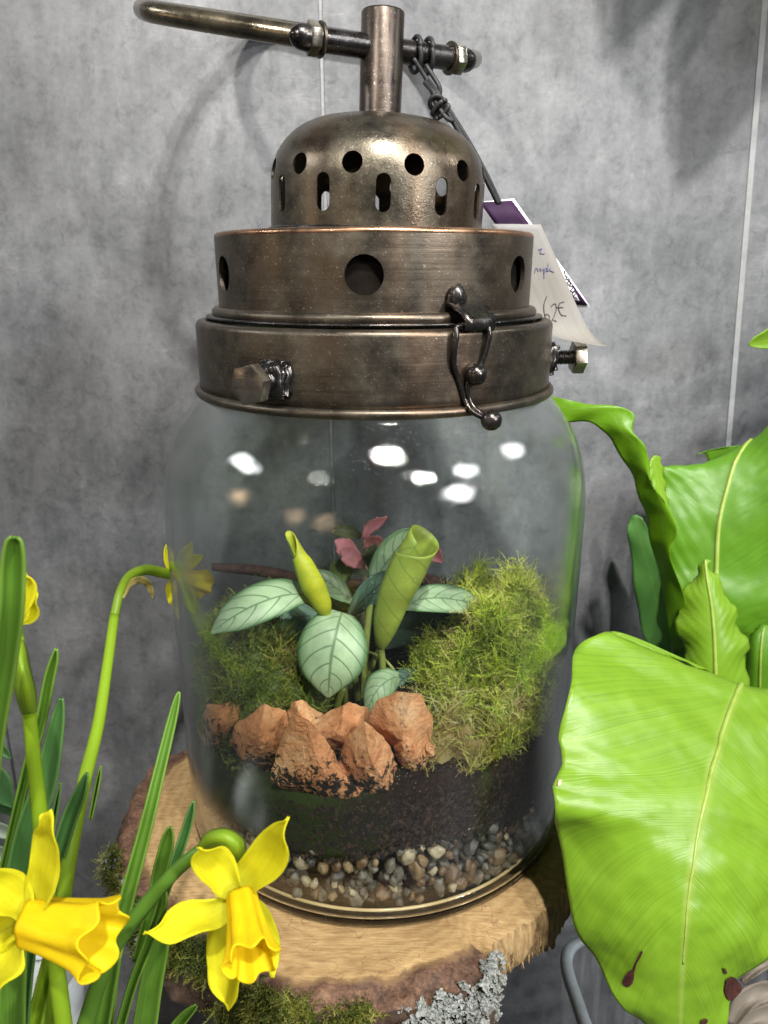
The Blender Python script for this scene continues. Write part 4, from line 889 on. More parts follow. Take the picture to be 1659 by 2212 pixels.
# the trunk stub below
V, F = [], []; NS = 120; pc = np.array([-.010, -.060, 0])
for j in range(26):
    z = -.030 - j * .0165
    for k_ in range(NS):
        a = 2 * PI * k_ / NS; q = np.array([math.cos(a) * .088, math.sin(a) * .082, z]); k2 = .0035 * fbm(q * np.array([1, 1, .35]), 60) + .002 * fbm(q, 200); V.append(pc + q * np.array([1 + k2 * 11, 1 + k2 * 11, 1]))
F = [(j * NS + k_, (j + 1) * NS + k_, (j + 1) * NS + (k_ + 1) % NS, j * NS + (k_ + 1) % NS) for j in range(25) for k_ in range(NS)]
mesh('trunk_stub', V, F, MBA, log); BARKP.extend(V); BARKP = np.array(BARKP + [np.array(q) for q in top]); BX, BY = to_px(BARKP); BDIST = np.linalg.norm(BARKP - CAM, axis=1)
def bark_at(x, y):
    d = np.hypot(BX - x, BY - y); ok = np.where(d < max(14, d.min() + 6))[0]; i = ok[np.argmin(BDIST[ok])]; return BARKP[i] + (CAM - BARKP[i]) * .004 + RNG.normal(size=3) * .0016
# moss on the bark
LOGM = m_strand('log_moss', [(0, (.022, .032, .004)), (.35, (.075, .10, .012)), (.7, (.17, .185, .022)), (1, (.30, .27, .06))])
def clump(n_, spots, length, wid, curl=1.6):
    """spots: (px, py, Y, spread px, weight)"""
    wts = [s[4] for s in spots]
    def base():
        s = random.choices(spots, wts)[0]; x, y = s[0] + random.gauss(0, 1) * s[3] * .5, s[1] + random.gauss(0, 1) * s[3] * .5 * (s[5] if len(s) > 5 else 1)
        return bark_at(x, y), np.array([0, -1.0, .2])
    return strands(n_, base, length, wid, lambda b, up: up * .5 + RNG.normal(size=3) * .8, segs=4, curl=curl)
def log_moss(n_, spots, length=.009, wid=.0005):
    V, F, uv = clump(n_, spots, length, wid); o = mesh('moss', V, F, LOGM, log, uv=uv); o['kind'] = 'stuff'
log_moss(900, [(240, 1860, -.075, 28, 1), (252, 1910, -.085, 30, 1.2), (275, 1960, -.095, 32, 1.2), (290, 2010, -.10, 32, 1)])
log_moss(1500, [(330, 2040, -.115, 40, 1), (375, 2060, -.12, 42, 1.3), (425, 2075, -.125, 42, 1.2), (450, 2050, -.122, 30, .8)])
log_moss(2600, [(560, 2160, -.135, 50, 1), (600, 2140, -.14, 35, .8), (540, 2200, -.13, 50, 1.2), (610, 2185, -.14, 50, 1.2), (500, 2195, -.122, 26, .8), (640, 2200, -.142, 30, .7), (580, 2225, -.14, 50, 1)])
log_moss(260, [(790, 2180, -.148, 14, 1), (775, 2200, -.148, 18, 1.2), (740, 2210, -.148, 26, 1)], .007)
# lichen: small ruffled grey plates
LIC = m_simple('grey_lichen', (.13, .14, .13), (.36, .375, .35), 420, .95, 0, .6)
def lichen(n_, spots, size):
    V, F = [], []; wts = [s[4] for s in spots]
    for _ in range(n_):
        s = random.choices(spots, wts)[0]; c_ = bark_at(s[0] + random.gauss(0, .5) * s[3], s[1] + random.gauss(0, .5) * s[3] * s[5])
        nn = np.array([0, -1.0, .4]) + RNG.normal(size=3) * .55; nn /= np.linalg.norm(nn); t_ = np.cross(nn, RNG.normal(size=3)); t_ /= np.linalg.norm(t_); b_ = np.cross(nn, t_); r_ = size * random.uniform(.5, 1.3); lob = random.choice([3, 4, 5]); ph = random.random() * 6
        i0 = len(V); V.append(c_); K_ = 14
        for ring in (.55, 1.0):
            for k_ in range(K_):
                a = 2 * PI * k_ / K_; rr = r_ * ring * (1 + .38 * math.sin(lob * a + ph) * ring); V.append(c_ + (t_ * math.cos(a) + b_ * math.sin(a)) * rr + nn * r_ * (.55 * ring ** 2 + .3 * ring * math.sin(2 * lob * a + ph)))
        F += [(i0, i0 + 1 + k_, i0 + 1 + (k_ + 1) % K_) for k_ in range(K_)]
        F += [(i0 + 1 + k_, i0 + 1 + K_ + k_, i0 + 1 + K_ + (k_ + 1) % K_, i0 + 1 + (k_ + 1) % K_) for k_ in range(K_)]
    o = mesh('lichen', V, F, LIC, log); o['kind'] = 'stuff'; solidify(o, .0004)
lichen(300, [(1066, 2085, -.135, 16, .8, 1.6), (1078, 2120, -.138, 24, 1, 1.2), (1050, 2155, -.142, 30, 1.2, .8), (1000, 2180, -.146, 36, 1.2, .6), (960, 2190, -.148, 44, 1.4, .6), (1010, 2195, -.146, 40, 1, .6), (1070, 2190, -.14, 36, 1, 1), (900, 2205, -.15, 30, .6, .4)], .0021)
lichen(60, [(222, 1868, -.08, 26, 1, .8), (268, 1890, -.095, 22, .7, 1.4), (310, 2038, -.115, 18, .5, .5)], .0026)

# ------------------------------------------------------------------ daffodils
YEL = m_leaf('yellow_petal', (.86, .84, .035), (.66, .70, .06), (.7, .6, .02), 'petal', .6, .5, spec=.15); COR = m_leaf('golden_corona', (.92, .76, .016), (.90, .64, .010), (.8, .4, .01), 'petal', .55, .45, spec=.2)
DL = m_leaf('daffodil_leaf', (.11, .24, .025), (.20, .34, .05), (.1, .2, .03), 'strap', .42, .22); DLB = m_leaf('bluish_daffodil_leaf', (.075, .20, .05), (.16, .30, .08), (.1, .2, .03), 'strap', .42, .22)
DS = m_leaf('daffodil_stem', (.26, .42, .02), (.30, .46, .04), (.2, .3, .02), 'strap', .55, .25, spec=.25); SPA = m_leaf('papery_sheath', (.42, .34, .10), (.34, .36, .08), (.3, .3, .1), 'strap', .55, .35); GSP = m_leaf('green_sheath', (.25, .40, .02), (.32, .46, .06), (.2, .3, .02), 'strap', .45, .3)
daf = [thing('daffodil', l_, 'flower', tuple(U(x, y, Y)), 'daffodils growing at the left of the jar') for l_, x, y, Y in
       (('blurred yellow daffodil cut by the frame with its trumpet pointing sideways', 66, 2225, -.25), ('yellow daffodil in full bloom in front of the jar foot', 182, 2225, -.225), ('half hidden daffodil behind a wide upright leaf', 110, 2225, -.21), ('tall bowed daffodil whose flower is tucked behind the jar', 90, 2225, -.18))]
def dleaf(par, pts, mat=DL, **kw): return strap('leaf', pts, mat, par, nu=8, nv=36, thick=.0008, cup=kw.pop('cup', .003), **kw)
def dstem(par, pts, mat=DS):
    P = [U(*q[:3]) for q in pts]; return tube('stem', P, [q[3] * px_size(p_) for q, p_ in zip(pts, P)], mat, par, 12, 50)
def petal(par, pts, **kw): return strap('petal', pts, YEL, par, nu=10, nv=22, thick=.0005, ripple=.0014, rf=3.6, rough=.0014, **kw)
def corona(par, base, mouth, r0, r1, seed, folds=6, frill=.16, mat=COR):
    b, m_ = np.asarray(base), np.asarray(mouth); a = m_ - b; ln = np.linalg.norm(a); a /= ln; X = np.cross(a, [0, 0, 1.0]); X /= np.linalg.norm(X); Y_ = np.cross(X, a); V, uv = [], []; NT, NL = 96, 26
    for i in range(NL + 1):
        s = i / NL; r_ = r0 + (r1 - r0) * (s ** 1.5) * .8 + (r1 - r0) * .2 * max(0, (s - .8) / .2)
        for k_ in range(NT):
            th = 2 * PI * k_ / NT; fo = math.cos(folds * th + seed); fz = math.sin(folds * 2.0 * th + seed * 2) * .5 + math.sin(5 * th + seed)
            rr = r_ * (1 + (.085 * s + .05) * fo + frill * max(0, s - .55) * fz * .45); V.append(b + a * (ln * s + r1 * .15 * max(0, s - .7) / .3 * math.cos(folds * th + seed + 2)) + (X * math.cos(th) + Y_ * math.sin(th)) * rr); uv.append((k_ / NT, s))
    F = [(i * NT + k_, i * NT + (k_ + 1) % NT, (i + 1) * NT + (k_ + 1) % NT, (i + 1) * NT + k_) for i in range(NL) for k_ in range(NT)]
    o = mesh('corona', V, F, mat, par, uv=uv); solidify(o, .0005); return o
# flower in front of the jar foot
d2 = daf[1]
petal(d2, [(514, 1936, -.236, 12), (492, 1906, -.238, 32), (468, 1880, -.240, 42), (446, 1853, -.243, 34), (432, 1836, -.246, 16), (424, 1825, -.248, 1)], tilt=.004, cup=.004)
petal(d2, [(516, 1936, -.236, 12), (540, 1900, -.238, 36), (566, 1862, -.240, 44), (590, 1822, -.243, 34), (608, 1790, -.245, 16), (622, 1765, -.246, 1)], tilt=-.004, cup=.004)
petal(d2, [(505, 1945, -.237, 12), (460, 1968, -.242, 32), (415, 1988, -.247, 40), (370, 2002, -.251, 33), (338, 2010, -.254, 16), (309, 2019, -.256, 1)], tilt=.004, cup=.003)
petal(d2, [(508, 1950, -.236, 12), (494, 2000, -.236, 34), (486, 2060, -.238, 44), (486, 2115, -.241, 38), (490, 2155, -.243, 20), (494, 2184, -.245, 1)], tilt=.003, cup=.004)
petal(d2, [(530, 1945, -.232, 10), (556, 1975, -.228, 26), (572, 2020, -.226, 30), (582, 2070, -.226, 22), (590, 2112, -.227, 2)], tilt=-.006, cup=.003)
petal(d2, [(520, 1945, -.232, 10), (526, 1995, -.222, 30), (535, 2050, -.216, 34), (545, 2110, -.214, 2)], tilt=.0, cup=.003)
corona(d2, U(522, 1940, -.238), U(545, 2078, -.262), .0052, .0088, 1.0)
st2 = [(522, 1856, -.226, 9), (510, 1832, -.222, 13), (480, 1818, -.22, 15), (433, 1838, -.221, 14), (385, 1876, -.222, 15), (340, 1925, -.223, 16), (295, 1979, -.224, 17), (246, 2048, -.224, 17), (212, 2127, -.225, 18), (178, 2235, -.225, 19)]
dstem(d2, st2, DL)
strap('sheath', [(430, 1834, -.226, 6), (455, 1815, -.228, 18), (485, 1813, -.229, 24), (510, 1832, -.229, 24), (524, 1862, -.230, 4)], GSP, d2, cup=-.006, nu=8, nv=18, thick=.0006)
dstem(d2, [(528, 1955, -.232, 22), (524, 1900, -.228, 13), (520, 1858, -.226, 10)], GSP)
# flower cut by the frame
d1 = daf[0]
petal(d1, [(80, 1985, -.250, 18), (84, 1930, -.250, 33), (90, 1870, -.251, 30), (100, 1820, -.252, 28), (98, 1785, -.253, 20), (92, 1762, -.254, 6)], tilt=-.003, cup=.004)
petal(d1, [(70, 1985, -.250, 18), (40, 1955, -.252, 44), (5, 1930, -.256, 52), (-40, 1912, -.26, 40), (-85, 1902, -.263, 2)], tilt=.005, cup=.005)
petal(d1, [(66, 1995, -.250, 16), (30, 2040, -.253, 34), (0, 2085, -.257, 38), (-30, 2130, -.26, 28), (-60, 2170, -.262, 2)], tilt=.004, cup=.004)
petal(d1, [(62, 1992, -.249, 16), (20, 2000, -.248, 42), (-25, 2010, -.247, 46), (-70, 2020, -.247, 2)], tilt=.004, cup=.003)
petal(d1, [(62, 1985, -.247, 16), (30, 1970, -.238, 36), (-10, 1960, -.232, 40), (-50, 1950, -.228, 2)], tilt=.0, cup=.003)
corona(d1, U(66, 1990, -.249), U(226, 2026, -.256), .0078, .0122, 3.1, 6, .2)
dstem(d1, [(118, 2030, -.235, 14), (120, 2080, -.235, 16), (128, 2140, -.236, 18), (140, 2235, -.236, 18)])
# the one behind the wide leaf
d3 = daf[2]
dleaf(d3, [(31, 1160, -.255, 8), (30, 1175, -.255, 19), (28, 1225, -.255, 26), (24, 1320, -.255, 26), (10, 1443, -.25, 24), (-6, 1566, -.245, 18), (-18, 1690, -.24, 14)], DL, cup=.004)
strap('petal', [(38, 1345, -.225, 6), (50, 1312, -.226, 16), (58, 1275, -.226, 15), (58, 1250, -.226, 9), (56, 1238, -.226, 1)], YEL, d3, nu=8, nv=16, thick=.0005, cup=.003, ripple=.001, rf=3)
strap('petal', [(36, 1352, -.222, 6), (52, 1335, -.221, 17), (66, 1312, -.220, 17), (74, 1292, -.220, 9), (72, 1280, -.22, 1)], YEL, d3, nu=8, nv=16, thick=.0005, cup=.003, ripple=.001, rf=3)
dstem(d3, [(40, 1350, -.222, 9), (40, 1375, -.222, 10), (44, 1400, -.222, 11), (62, 1530, -.22, 14), (72, 1630, -.218, 15), (86, 1760, -.215, 17), (100, 1900, -.212, 17), (112, 2060, -.21, 17), (118, 2235, -.21, 17)])
strap('sheath', [(38, 1385, -.225, 7), (44, 1418, -.228, 17), (48, 1450, -.230, 24), (54, 1490, -.230, 24), (60, 1525, -.227, 17), (63, 1540, -.224, 14)], GSP, d3, cup=-.007, nu=8, nv=22, thick=.0006, rough=.0012)
# the tall bowed one
d4 = daf[3]
dstem(d4, [(95, 2235, -.18, 19), (118, 2060, -.175, 18), (138, 1930, -.165, 17), (153, 1837, -.155, 16), (182, 1689, -.13, 15), (212, 1566, -.10, 13), (231, 1443, -.07, 11.5), (247, 1330, -.04, 10.5)])
dstem(d4, [(247, 1330, -.04, 10), (260, 1278, -.03, 9.5), (281, 1243, -.01, 10), (315, 1231, .012, 11.5), (345, 1236, .032, 12), (372, 1243, .048, 11)], GSP)
strap('sheath', [(262, 1290, -.034, 6), (280, 1262, -.022, 7), (300, 1252, -.008, 8), (318, 1260, .0, 8), (328, 1280, .002, 5), (331, 1292, .002, 1)], SPA, d4, nu=6, nv=18, thick=.0004, ripple=.001)
for pts, ti in (([(376, 1245, .05, 6), (368, 1215, .05, 12), (362, 1190, .05, 8), (360, 1176, .05, 1)], .004), ([(380, 1245, .052, 8), (392, 1215, .052, 16), (405, 1190, .053, 12), (415, 1172, .054, 1)], .004), ([(380, 1250, .052, 8), (384, 1285, .052, 15), (386, 1315, .052, 12), (388, 1340, .052, 1)], .004), ([(384, 1245, .055, 8), (400, 1225, .057, 14), (420, 1210, .06, 12), (440, 1200, .063, 1)], .004), ([(384, 1250, .055, 8), (400, 1280, .058, 14), (412, 1305, .06, 12), (420, 1326, .062, 1)], .003), ([(378, 1245, .05, 6), (370, 1270, .049, 12), (368, 1290, .048, 8), (366, 1305, .048, 1)], .003)):
    strap('petal', pts, YEL, d4, tilt=ti, cup=.002, nu=8, nv=14, thick=.0005)
corona(d4, U(384, 1246, .054), U(440, 1262, .072), .006, .010, 2.0, 6, .18)
# the other leaves
dleaf(d3, [(122, 1401, -.19, 2), (117, 1425, -.19, 8), (106, 1468, -.19, 10.5), (92, 1541, -.19, 11), (80, 1590, -.19, 11), (58, 1665, -.19, 10), (30, 1787, -.19, 10), (0, 1920, -.19, 10), (-20, 2020, -.19, 10)], DL)
dleaf(d3, [(132, 1508, -.195, 4), (128, 1535, -.195, 11), (118, 1590, -.195, 18), (98, 1689, -.195, 24), (64, 1787, -.195, 27), (40, 1890, -.195, 27), (30, 2000, -.2, 27), (28, 2100, -.2, 28), (26, 2235, -.2, 30)], DLB)
dleaf(d3, [(131, 1690, -.18, 1.5), (122, 1735, -.18, 5), (110, 1800, -.18, 6), (95, 1870, -.18, 6)], DLB)
dleaf(d4, [(188, 1670, -.16, 3), (172, 1715, -.16, 13), (150, 1770, -.16, 16), (125, 1850, -.16, 16), (100, 1940, -.165, 14), (80, 2060, -.17, 14)], DLB)
dleaf(d4, [(218, 1655, -.115, 1), (213, 1680, -.115, 4), (205, 1720, -.116, 4), (195, 1770, -.118, 3)], DL)
dleaf(d2, [(387, 1494, -.155, 1.5), (382, 1512, -.157, 6), (369, 1566, -.162, 9.5), (345, 1664, -.172, 11.5), (315, 1787, -.184, 13.5), (276, 1935, -.198, 15.5), (246, 2058, -.208, 17), (214, 2235, -.215, 19)], DL)
dleaf(d2, [(368, 1786, -.19, 3), (364, 1805, -.19, 11), (359, 1830, -.19, 14.5), (345, 1886, -.19, 15), (332, 1945, -.19, 13), (315, 2010, -.19, 12), (298, 2080, -.19, 12)], DL)
dleaf(d2, [(418, 1730, -.16, 1.5), (412, 1755, -.16, 7), (399, 1802, -.16, 9.5), (379, 1861, -.162, 10), (355, 1930, -.165, 9), (330, 2000, -.17, 8)], DLB)
dleaf(d2, [(356, 1918, -.205, 2), (352, 1940, -.205, 9), (344, 1975, -.205, 11), (318, 2045, -.206, 10), (285, 2130, -.207, 9), (255, 2235, -.208, 9)], DL)
dleaf(d2, [(352, 2010, -.2, 14), (342, 2055, -.2, 21), (326, 2130, -.2, 24), (310, 2235, -.2, 26)], DL)
dleaf(d2, [(424, 2172, -.2, 3), (412, 2183, -.2, 8), (395, 2200, -.2, 11), (365, 2240, -.2, 13)], DL)
dleaf(d2, [(262, 2010, -.205, 10), (246, 2090, -.205, 12), (228, 2235, -.205, 14)], DL)
dleaf(d1, [(72, 2010, -.225, 11), (64, 2060, -.225, 12), (56, 2130, -.225, 12), (48, 2235, -.225, 12)], DLB)
dleaf(d1, [(112, 2045, -.22, 12), (98, 2110, -.22, 15), (84, 2170, -.22, 16), (68, 2240, -.22, 17)], DS)
dleaf(d1, [(34, 2010, -.23, 22), (30, 2080, -.23, 27), (26, 2150, -.23, 29), (24, 2240, -.23, 30)], DL)

# ------------------------------------------------------------------ bird's nest fern on the right
FA = m_leaf('lime_fern_frond', (.215, .40, .022), (.42, .52, .12), (.3, .4, .1), 'fern', .33, .26, .20, .6); FB = m_leaf('green_fern_frond', (.15, .34, .010), (.24, .36, .08), (.2, .3, .1), 'fern', .33, .3, .2); FC = m_leaf('deep_green_fern_frond', (.12, .30, .016), (.26, .38, .10), (.2, .3, .1), 'fern', .36, .22, .25); FD = m_leaf('bluish_fern_frond', (.08, .22, .045), (.15, .28, .06), (.2, .3, .1), 'fern', .4, .2, .2)
FR = m_simple('pale_midrib', (.24, .36, .04), (.34, .44, .09), 90, .4, 0, .1); FRD = m_simple('brown_green_midrib', (.16, .17, .05), (.27, .28, .10), 90, .4, 0, .1)
fern = thing('birds_nest_fern', 'glossy bright green fern with broad wavy undivided fronds beside the jar', 'plant', tuple(U(1560, 1700, .08)))
def frond(rows, mat, rib=None, ribw=(.0022, .0006), lbl=None, ribmat=FR, **kw):
    o, G, N = sheet('frond', rows, mat, fern, thick=.0006, label=lbl, **kw)
    if rib is not None:
        nv_, nu_ = G.shape[0], G.shape[1]; j = nu_ // 2; a, b = rib; rr = range(int(a * (nv_ - 1)), int(b * (nv_ - 1)) + 1); pts = []
        for i in rr:
            n_ = N[i, j]; n_ = n_ if n_ @ (CAM - G[i, j]) > 0 else -n_; pts.append(G[i, j] + n_ * .0002)
        V, F = tube_data(pts, np.linspace(ribw[0], ribw[1], len(pts)), 8); mesh('midrib', V, F, ribmat, o)
    return o, G, N
fo, FG, FN = frond([((1385, 1440, .01), (1590, 1530, .04), (1720, 1540, .05)), ((1315, 1374, -.035), (1602, 1478, -.02), (1730, 1487, -.01)), ((1250, 1396, -.058), (1578, 1528, -.05), (1740, 1545, -.04)), ((1226, 1490, -.088), (1553, 1605, -.08), (1760, 1640, -.06)), ((1211, 1595, -.108), (1531, 1685, -.105), (1770, 1740, -.08)), ((1214, 1650, -.111), (1520, 1735, -.118), (1773, 1800, -.094)), ((1197, 1692, -.124), (1513, 1765, -.123), (1775, 1840, -.1)), ((1198, 1735, -.128), (1507, 1800, -.128), (1770, 1890, -.108)), ((1202, 1800, -.126), (1500, 1840, -.134), (1760, 1940, -.115)), ((1226, 1915, -.130), (1489, 1920, -.143), (1720, 2010, -.125)), ((1256, 2030, -.136), (1481, 2000, -.150), (1665, 2042, -.135)), ((1300, 2105, -.142), (1475, 2090, -.153), (1622, 2098, -.14)), ((1348, 2170, -.148), (1471, 2180, -.154), (1575, 2168, -.145)), ((1400, 2235, -.15), (1468, 2245, -.154), (1538, 2235, -.148)), ((1464, 2290, -.152), (1466, 2292, -.152), (1468, 2290, -.152))],
      FA, (.05, .78), (.0017, .0005), 'largest front frond with brown blemishes', nu=64, nv=150, ripple=.0030, rf=13, rough=.0013, pleat=.00022)
# the tucked fold at its upper left
frond([((1300, 1385, -.03), (1330, 1378, -.025), (1400, 1410, -.02)), ((1310, 1376, -.028), (1345, 1369, -.02), (1450, 1420, -.012)), ((1330, 1369, -.02), (1400, 1390, -.012), (1520, 1446, -.004)), ((1350, 1385, -.01), (1430, 1410, -.0), (1560, 1470, .008))], FA, None, nu=12, nv=20, ripple=.001)
frond([((1462, 1440, .07), (1470, 1425, .068), (1474, 1400, .066)), ((1440, 1330, .06), (1462, 1310, .052), (1481, 1300, .048)), ((1416, 1210, .052), (1436, 1200, .042), (1446, 1196, .038)), ((1400, 1140, .048), (1432, 1130, .038), (1463, 1150, .034)), ((1386, 1085, .046), (1418, 1078, .036), (1446, 1096, .034)), ((1366, 1030, .044), (1390, 1020, .036), (1408, 1048, .034)), ((1338, 978, .044), (1370, 960, .036), (1402, 985, .034)), ((1310, 940, .044), (1340, 925, .038), (1368, 935, .036)), ((1280, 914, .046), (1318, 893, .042), (1368, 893, .04)), ((1235, 912, .05), (1262, 884, .046), (1300, 873, .045)), ((1200, 908, .054), (1208, 878, .054), (1225, 866, .054)), ((1170, 870, .06), (1172, 858, .06), (1176, 850, .06))],
      FB, None, lbl='tall frond curling over towards the collar', nu=16, nv=90, ripple=.0012, rf=12, rough=.0008)
frond([((1400, 1010, .052), (1412, 985, .055), (1428, 990, .062)), ((1402, 1040, .05), (1416, 1020, .054), (1436, 1040, .062)), ((1420, 1080, .05), (1428, 1060, .054), (1444, 1090, .06)), ((1440, 1110, .05), (1448, 1110, .054), (1456, 1130, .058))], FA, None, nu=10, nv=20, ripple=.001, lbl='light turned edge of the tall frond')
frond([((1455, 1420, .095), (1545, 1500, .085), (1690, 1400, .09)), ((1440, 1300, .10), (1546, 1310, .082), (1720, 1360, .075)), ((1434, 1200, .108), (1547, 1230, .092), (1720, 1250, .08)), ((1430, 1100, .118), (1553, 1130, .102), (1720, 1130, .085)), ((1431, 1030, .126), (1572, 1050, .112), (1720, 1030, .095)), ((1438, 1008, .132), (1592, 990, .122), (1720, 940, .105)), ((1530, 1003, .136), (1625, 950, .132), (1720, 880, .118)), ((1640, 975, .14), (1680, 910, .138), (1730, 840, .13))],
      FC, (.12, .86), (.0020, .0014), 'broad deep green frond behind with a pale rib', nu=44, nv=70, ripple=.0022, rf=7, rough=.0012, pleat=.0006)
frond([((1502, 985, .150), (1520, 978, .150), (1530, 1000, .15)), ((1530, 975, .150), (1560, 968, .15), (1570, 985, .15)), ((1570, 968, .150), (1610, 962, .15), (1640, 975, .15))], FC, None, nu=8, nv=10, lbl='dark frond edge against the wall')
frond([((1480, 1490, .04), (1545, 1500, .03), (1612, 1495, .04)), ((1484, 1440, .042), (1545, 1445, .03), (1615, 1425, .042)), ((1474, 1395, .046), (1543, 1390, .034), (1610, 1378, .046)), ((1460, 1345, .05), (1540, 1345, .038), (1590, 1335, .05)), ((1468, 1298, .052), (1535, 1300, .042), (1578, 1295, .052)), ((1492, 1255, .054), (1528, 1258, .046), (1548, 1250, .054)), ((1514, 1225, .054), (1524, 1226, .05), (1533, 1226, .054)), ((1520, 1210, .054), (1523, 1208, .053), (1527, 1210, .054))],
      FA, (.0, .98), (.0016, .0008), 'short upright young frond with a pointed tip', nu=28, nv=50, ripple=.0024, rf=9, pleat=.0008)
frond([((1440, 1440, .10), (1470, 1440, .10), (1490, 1450, .10)), ((1395, 1380, .115), (1440, 1400, .105), (1480, 1420, .10)), ((1375, 1310, .122), (1420, 1310, .112), (1455, 1330, .105)), ((1368, 1240, .126), (1405, 1240, .118), (1435, 1250, .112)), ((1356, 1160, .13), (1385, 1170, .124), (1420, 1180, .118)), ((1360, 1118, .132), (1372, 1112, .13), (1385, 1118, .128))], FD, None, nu=14, nv=40, ripple=.0018, rf=6, lbl='shaded bluish frond low against the wall')
frond([((1466, 1480, .07), (1480, 1470, .066), (1500, 1480, .07)), ((1450, 1400, .07), (1470, 1400, .064), (1490, 1400, .068)), ((1465, 1330, .07), (1478, 1330, .066), (1490, 1340, .07))], FD, None, nu=8, nv=16)
frond([((1610, 1500, .06), (1640, 1500, .055), (1680, 1500, .06)), ((1612, 1430, .06), (1642, 1425, .052), (1690, 1430, .06)), ((1618, 1380, .062), (1646, 1375, .056), (1690, 1380, .06)), ((1640, 1352, .064), (1652, 1350, .062), (1670, 1352, .064))], FC, (.0, .9), (.0012, .0008), nu=12, nv=20, pleat=.0006)
# blemishes on the front frond
BL = m_simple('brown_leaf_blemish', (.035, .012, .012), (.08, .03, .022), 200, .35)
def blemish(poly, mat=BL, lift=.0012):
    c_ = np.mean(poly, 0); V = [on_sheet(FG, FN, *c_, lift + .0006)[0]]; 
    dep = lambda x, y: on_sheet(FG, FN, x, y, 0)
    Xs, Ys = to_px(FG.reshape(-1, 3)); FGf = FG.reshape(-1, 3); FNf = FN.reshape(-1, 3)
    def at(x, y, lf):
        d = (Xs - x) ** 2 + (Ys - y) ** 2; ii = np.argsort(d)[:5]; wt = 1 / (d[ii] + 3); wt /= wt.sum(); n_ = (FNf[ii] * wt[:, None]).sum(0); n_ /= np.linalg.norm(n_); n_ = n_ if n_ @ (CAM - FGf[ii[0]]) > 0 else -n_
        return U(x, y, (FGf[ii, 1] * wt).sum()) + n_ * lf
    pts = cr(np.array(poly + [poly[0]], float), 24)[:-1]; V = [at(*c_, lift + .0003)] + [at(*q, lift) for q in pts]; F = [(0, 1 + i, 1 + (i + 1) % 24) for i in range(24)]
    mesh('blemish', V, F, mat, fo)
blemish([(1345, 2118), (1352, 2102), (1362, 2092), (1370, 2098), (1368, 2118), (1358, 2128), (1349, 2126)])
blemish([(1364, 2098), (1370, 2080), (1384, 2052), (1388, 2052), (1385, 2062), (1374, 2082), (1369, 2100)])
blemish([(1566, 2112), (1580, 2106), (1592, 2118), (1600, 2132), (1586, 2150), (1572, 2158), (1562, 2138)])
blemish([(1558, 2088), (1563, 2088), (1567, 2098), (1562, 2100)])
blemish([(1512, 2200), (1522, 2196), (1526, 2202), (1518, 2212), (1511, 2210)])
blemish([(1205, 1688), (1212, 1688), (1210, 1698), (1204, 1700)], m_simple('pale_dry_nick', (.4, .3, .18), (.5, .4, .25), 200, .6))

# a second plant reaching in from the right; most of it stands outside the frame and shades the wall
pl2 = thing('leafy_plant', 'light green leaf tip entering at the right edge above the fern', 'plant', tuple(U(1760, 800, .06)))
strap('leaf', [(1830, 670, .10, 40), (1760, 700, .10, 44), (1700, 722, .098, 34), (1655, 735, .096, 20), (1630, 741, .095, 11), (1617, 745, .094, 1)], FA, pl2, tilt=-.006, nu=10, nv=24, cup=.004, thick=.0006)
def wpt(x, y, z, hw): X, Y_ = to_px((x, y, z)); return (float(X), float(Y_), y, hw / px_size((x, y, z)))
for pts in ([wpt(.34, .02, .86, .008), wpt(.30, .03, .76, .036), wpt(.265, .045, .66, .042), wpt(.243, .055, .58, .028), wpt(.232, .06, .525, .002)], [wpt(.42, .03, .82, .008), wpt(.40, .04, .72, .04), wpt(.385, .05, .64, .045), wpt(.365, .06, .575, .03), wpt(.35, .065, .53, .002)], [wpt(.40, -.01, .90, .008), wpt(.33, -.01, .88, .03), wpt(.26, .0, .80, .04), wpt(.20, .02, .70, .028), wpt(.175, .03, .635, .002)]):
    strap('leaf', pts, FB, pl2, nu=12, nv=30, cup=.01, ripple=.003, thick=.0006)
tube('stem', [(.36, .0, .90), (.41, .04, .76), (.42, .07, .55), (.40, .09, .2), (.38, .09, -.2)], .005, STEMM, pl2, 10, 30)

# ------------------------------------------------------------------ bottom right: clear tub, dry leaves; bottom left: pot, background foliage
mt_, nt_, p_, n_, l_ = new_mat('cloudy_clear_plastic'); p_.inputs['Base Color'].default_value = (.50, .55, .57, 1); p_.inputs['Roughness'].default_value = .3; p_.inputs['Alpha'].default_value = .30; vq = coords(n_, l_, (160, 160, 6)); nq = noise_n(n_, l_, vq, 1.0, 4, .6); rq = ramp(n_, [(.35, (.10, .11, .115)), (.65, (.42, .45, .47))]); l_(nq, 0, rq, 0); l_(rq, 0, p_, 'Base Color')
mr_ = m_simple('grey_plastic_rim', (.22, .25, .265), (.30, .33, .35), 60, .35, 0, .1)
TZ = -.17; rim_px = [(1300, 2030), (1252, 2035), (1229, 2056), (1228, 2092), (1246, 2150), (1276, 2232), (1330, 2330), (1420, 2360), (1560, 2340), (1680, 2290), (1735, 2220), (1725, 2120), (1680, 2050), (1600, 2030), (1450, 2026)]
RIMP = cr([UZ(x, y, TZ) for x, y in rim_px] + [UZ(*rim_px[0], TZ)], 90)[:-1]; tubc = RIMP.mean(0)
tub = thing('plastic_tub', 'empty cloudy plastic tub with a thick rounded rim behind the front frond', 'tub', tuple(tubc))
V = []
for dz_, s_ in ((-.002, 1.06), (-.03, 1.04), (-.10, .98), (-.2695, .90)): V += [np.array([*(tubc[:2] + (q[:2] - tubc[:2]) * s_), TZ + dz_]) for q in RIMP]
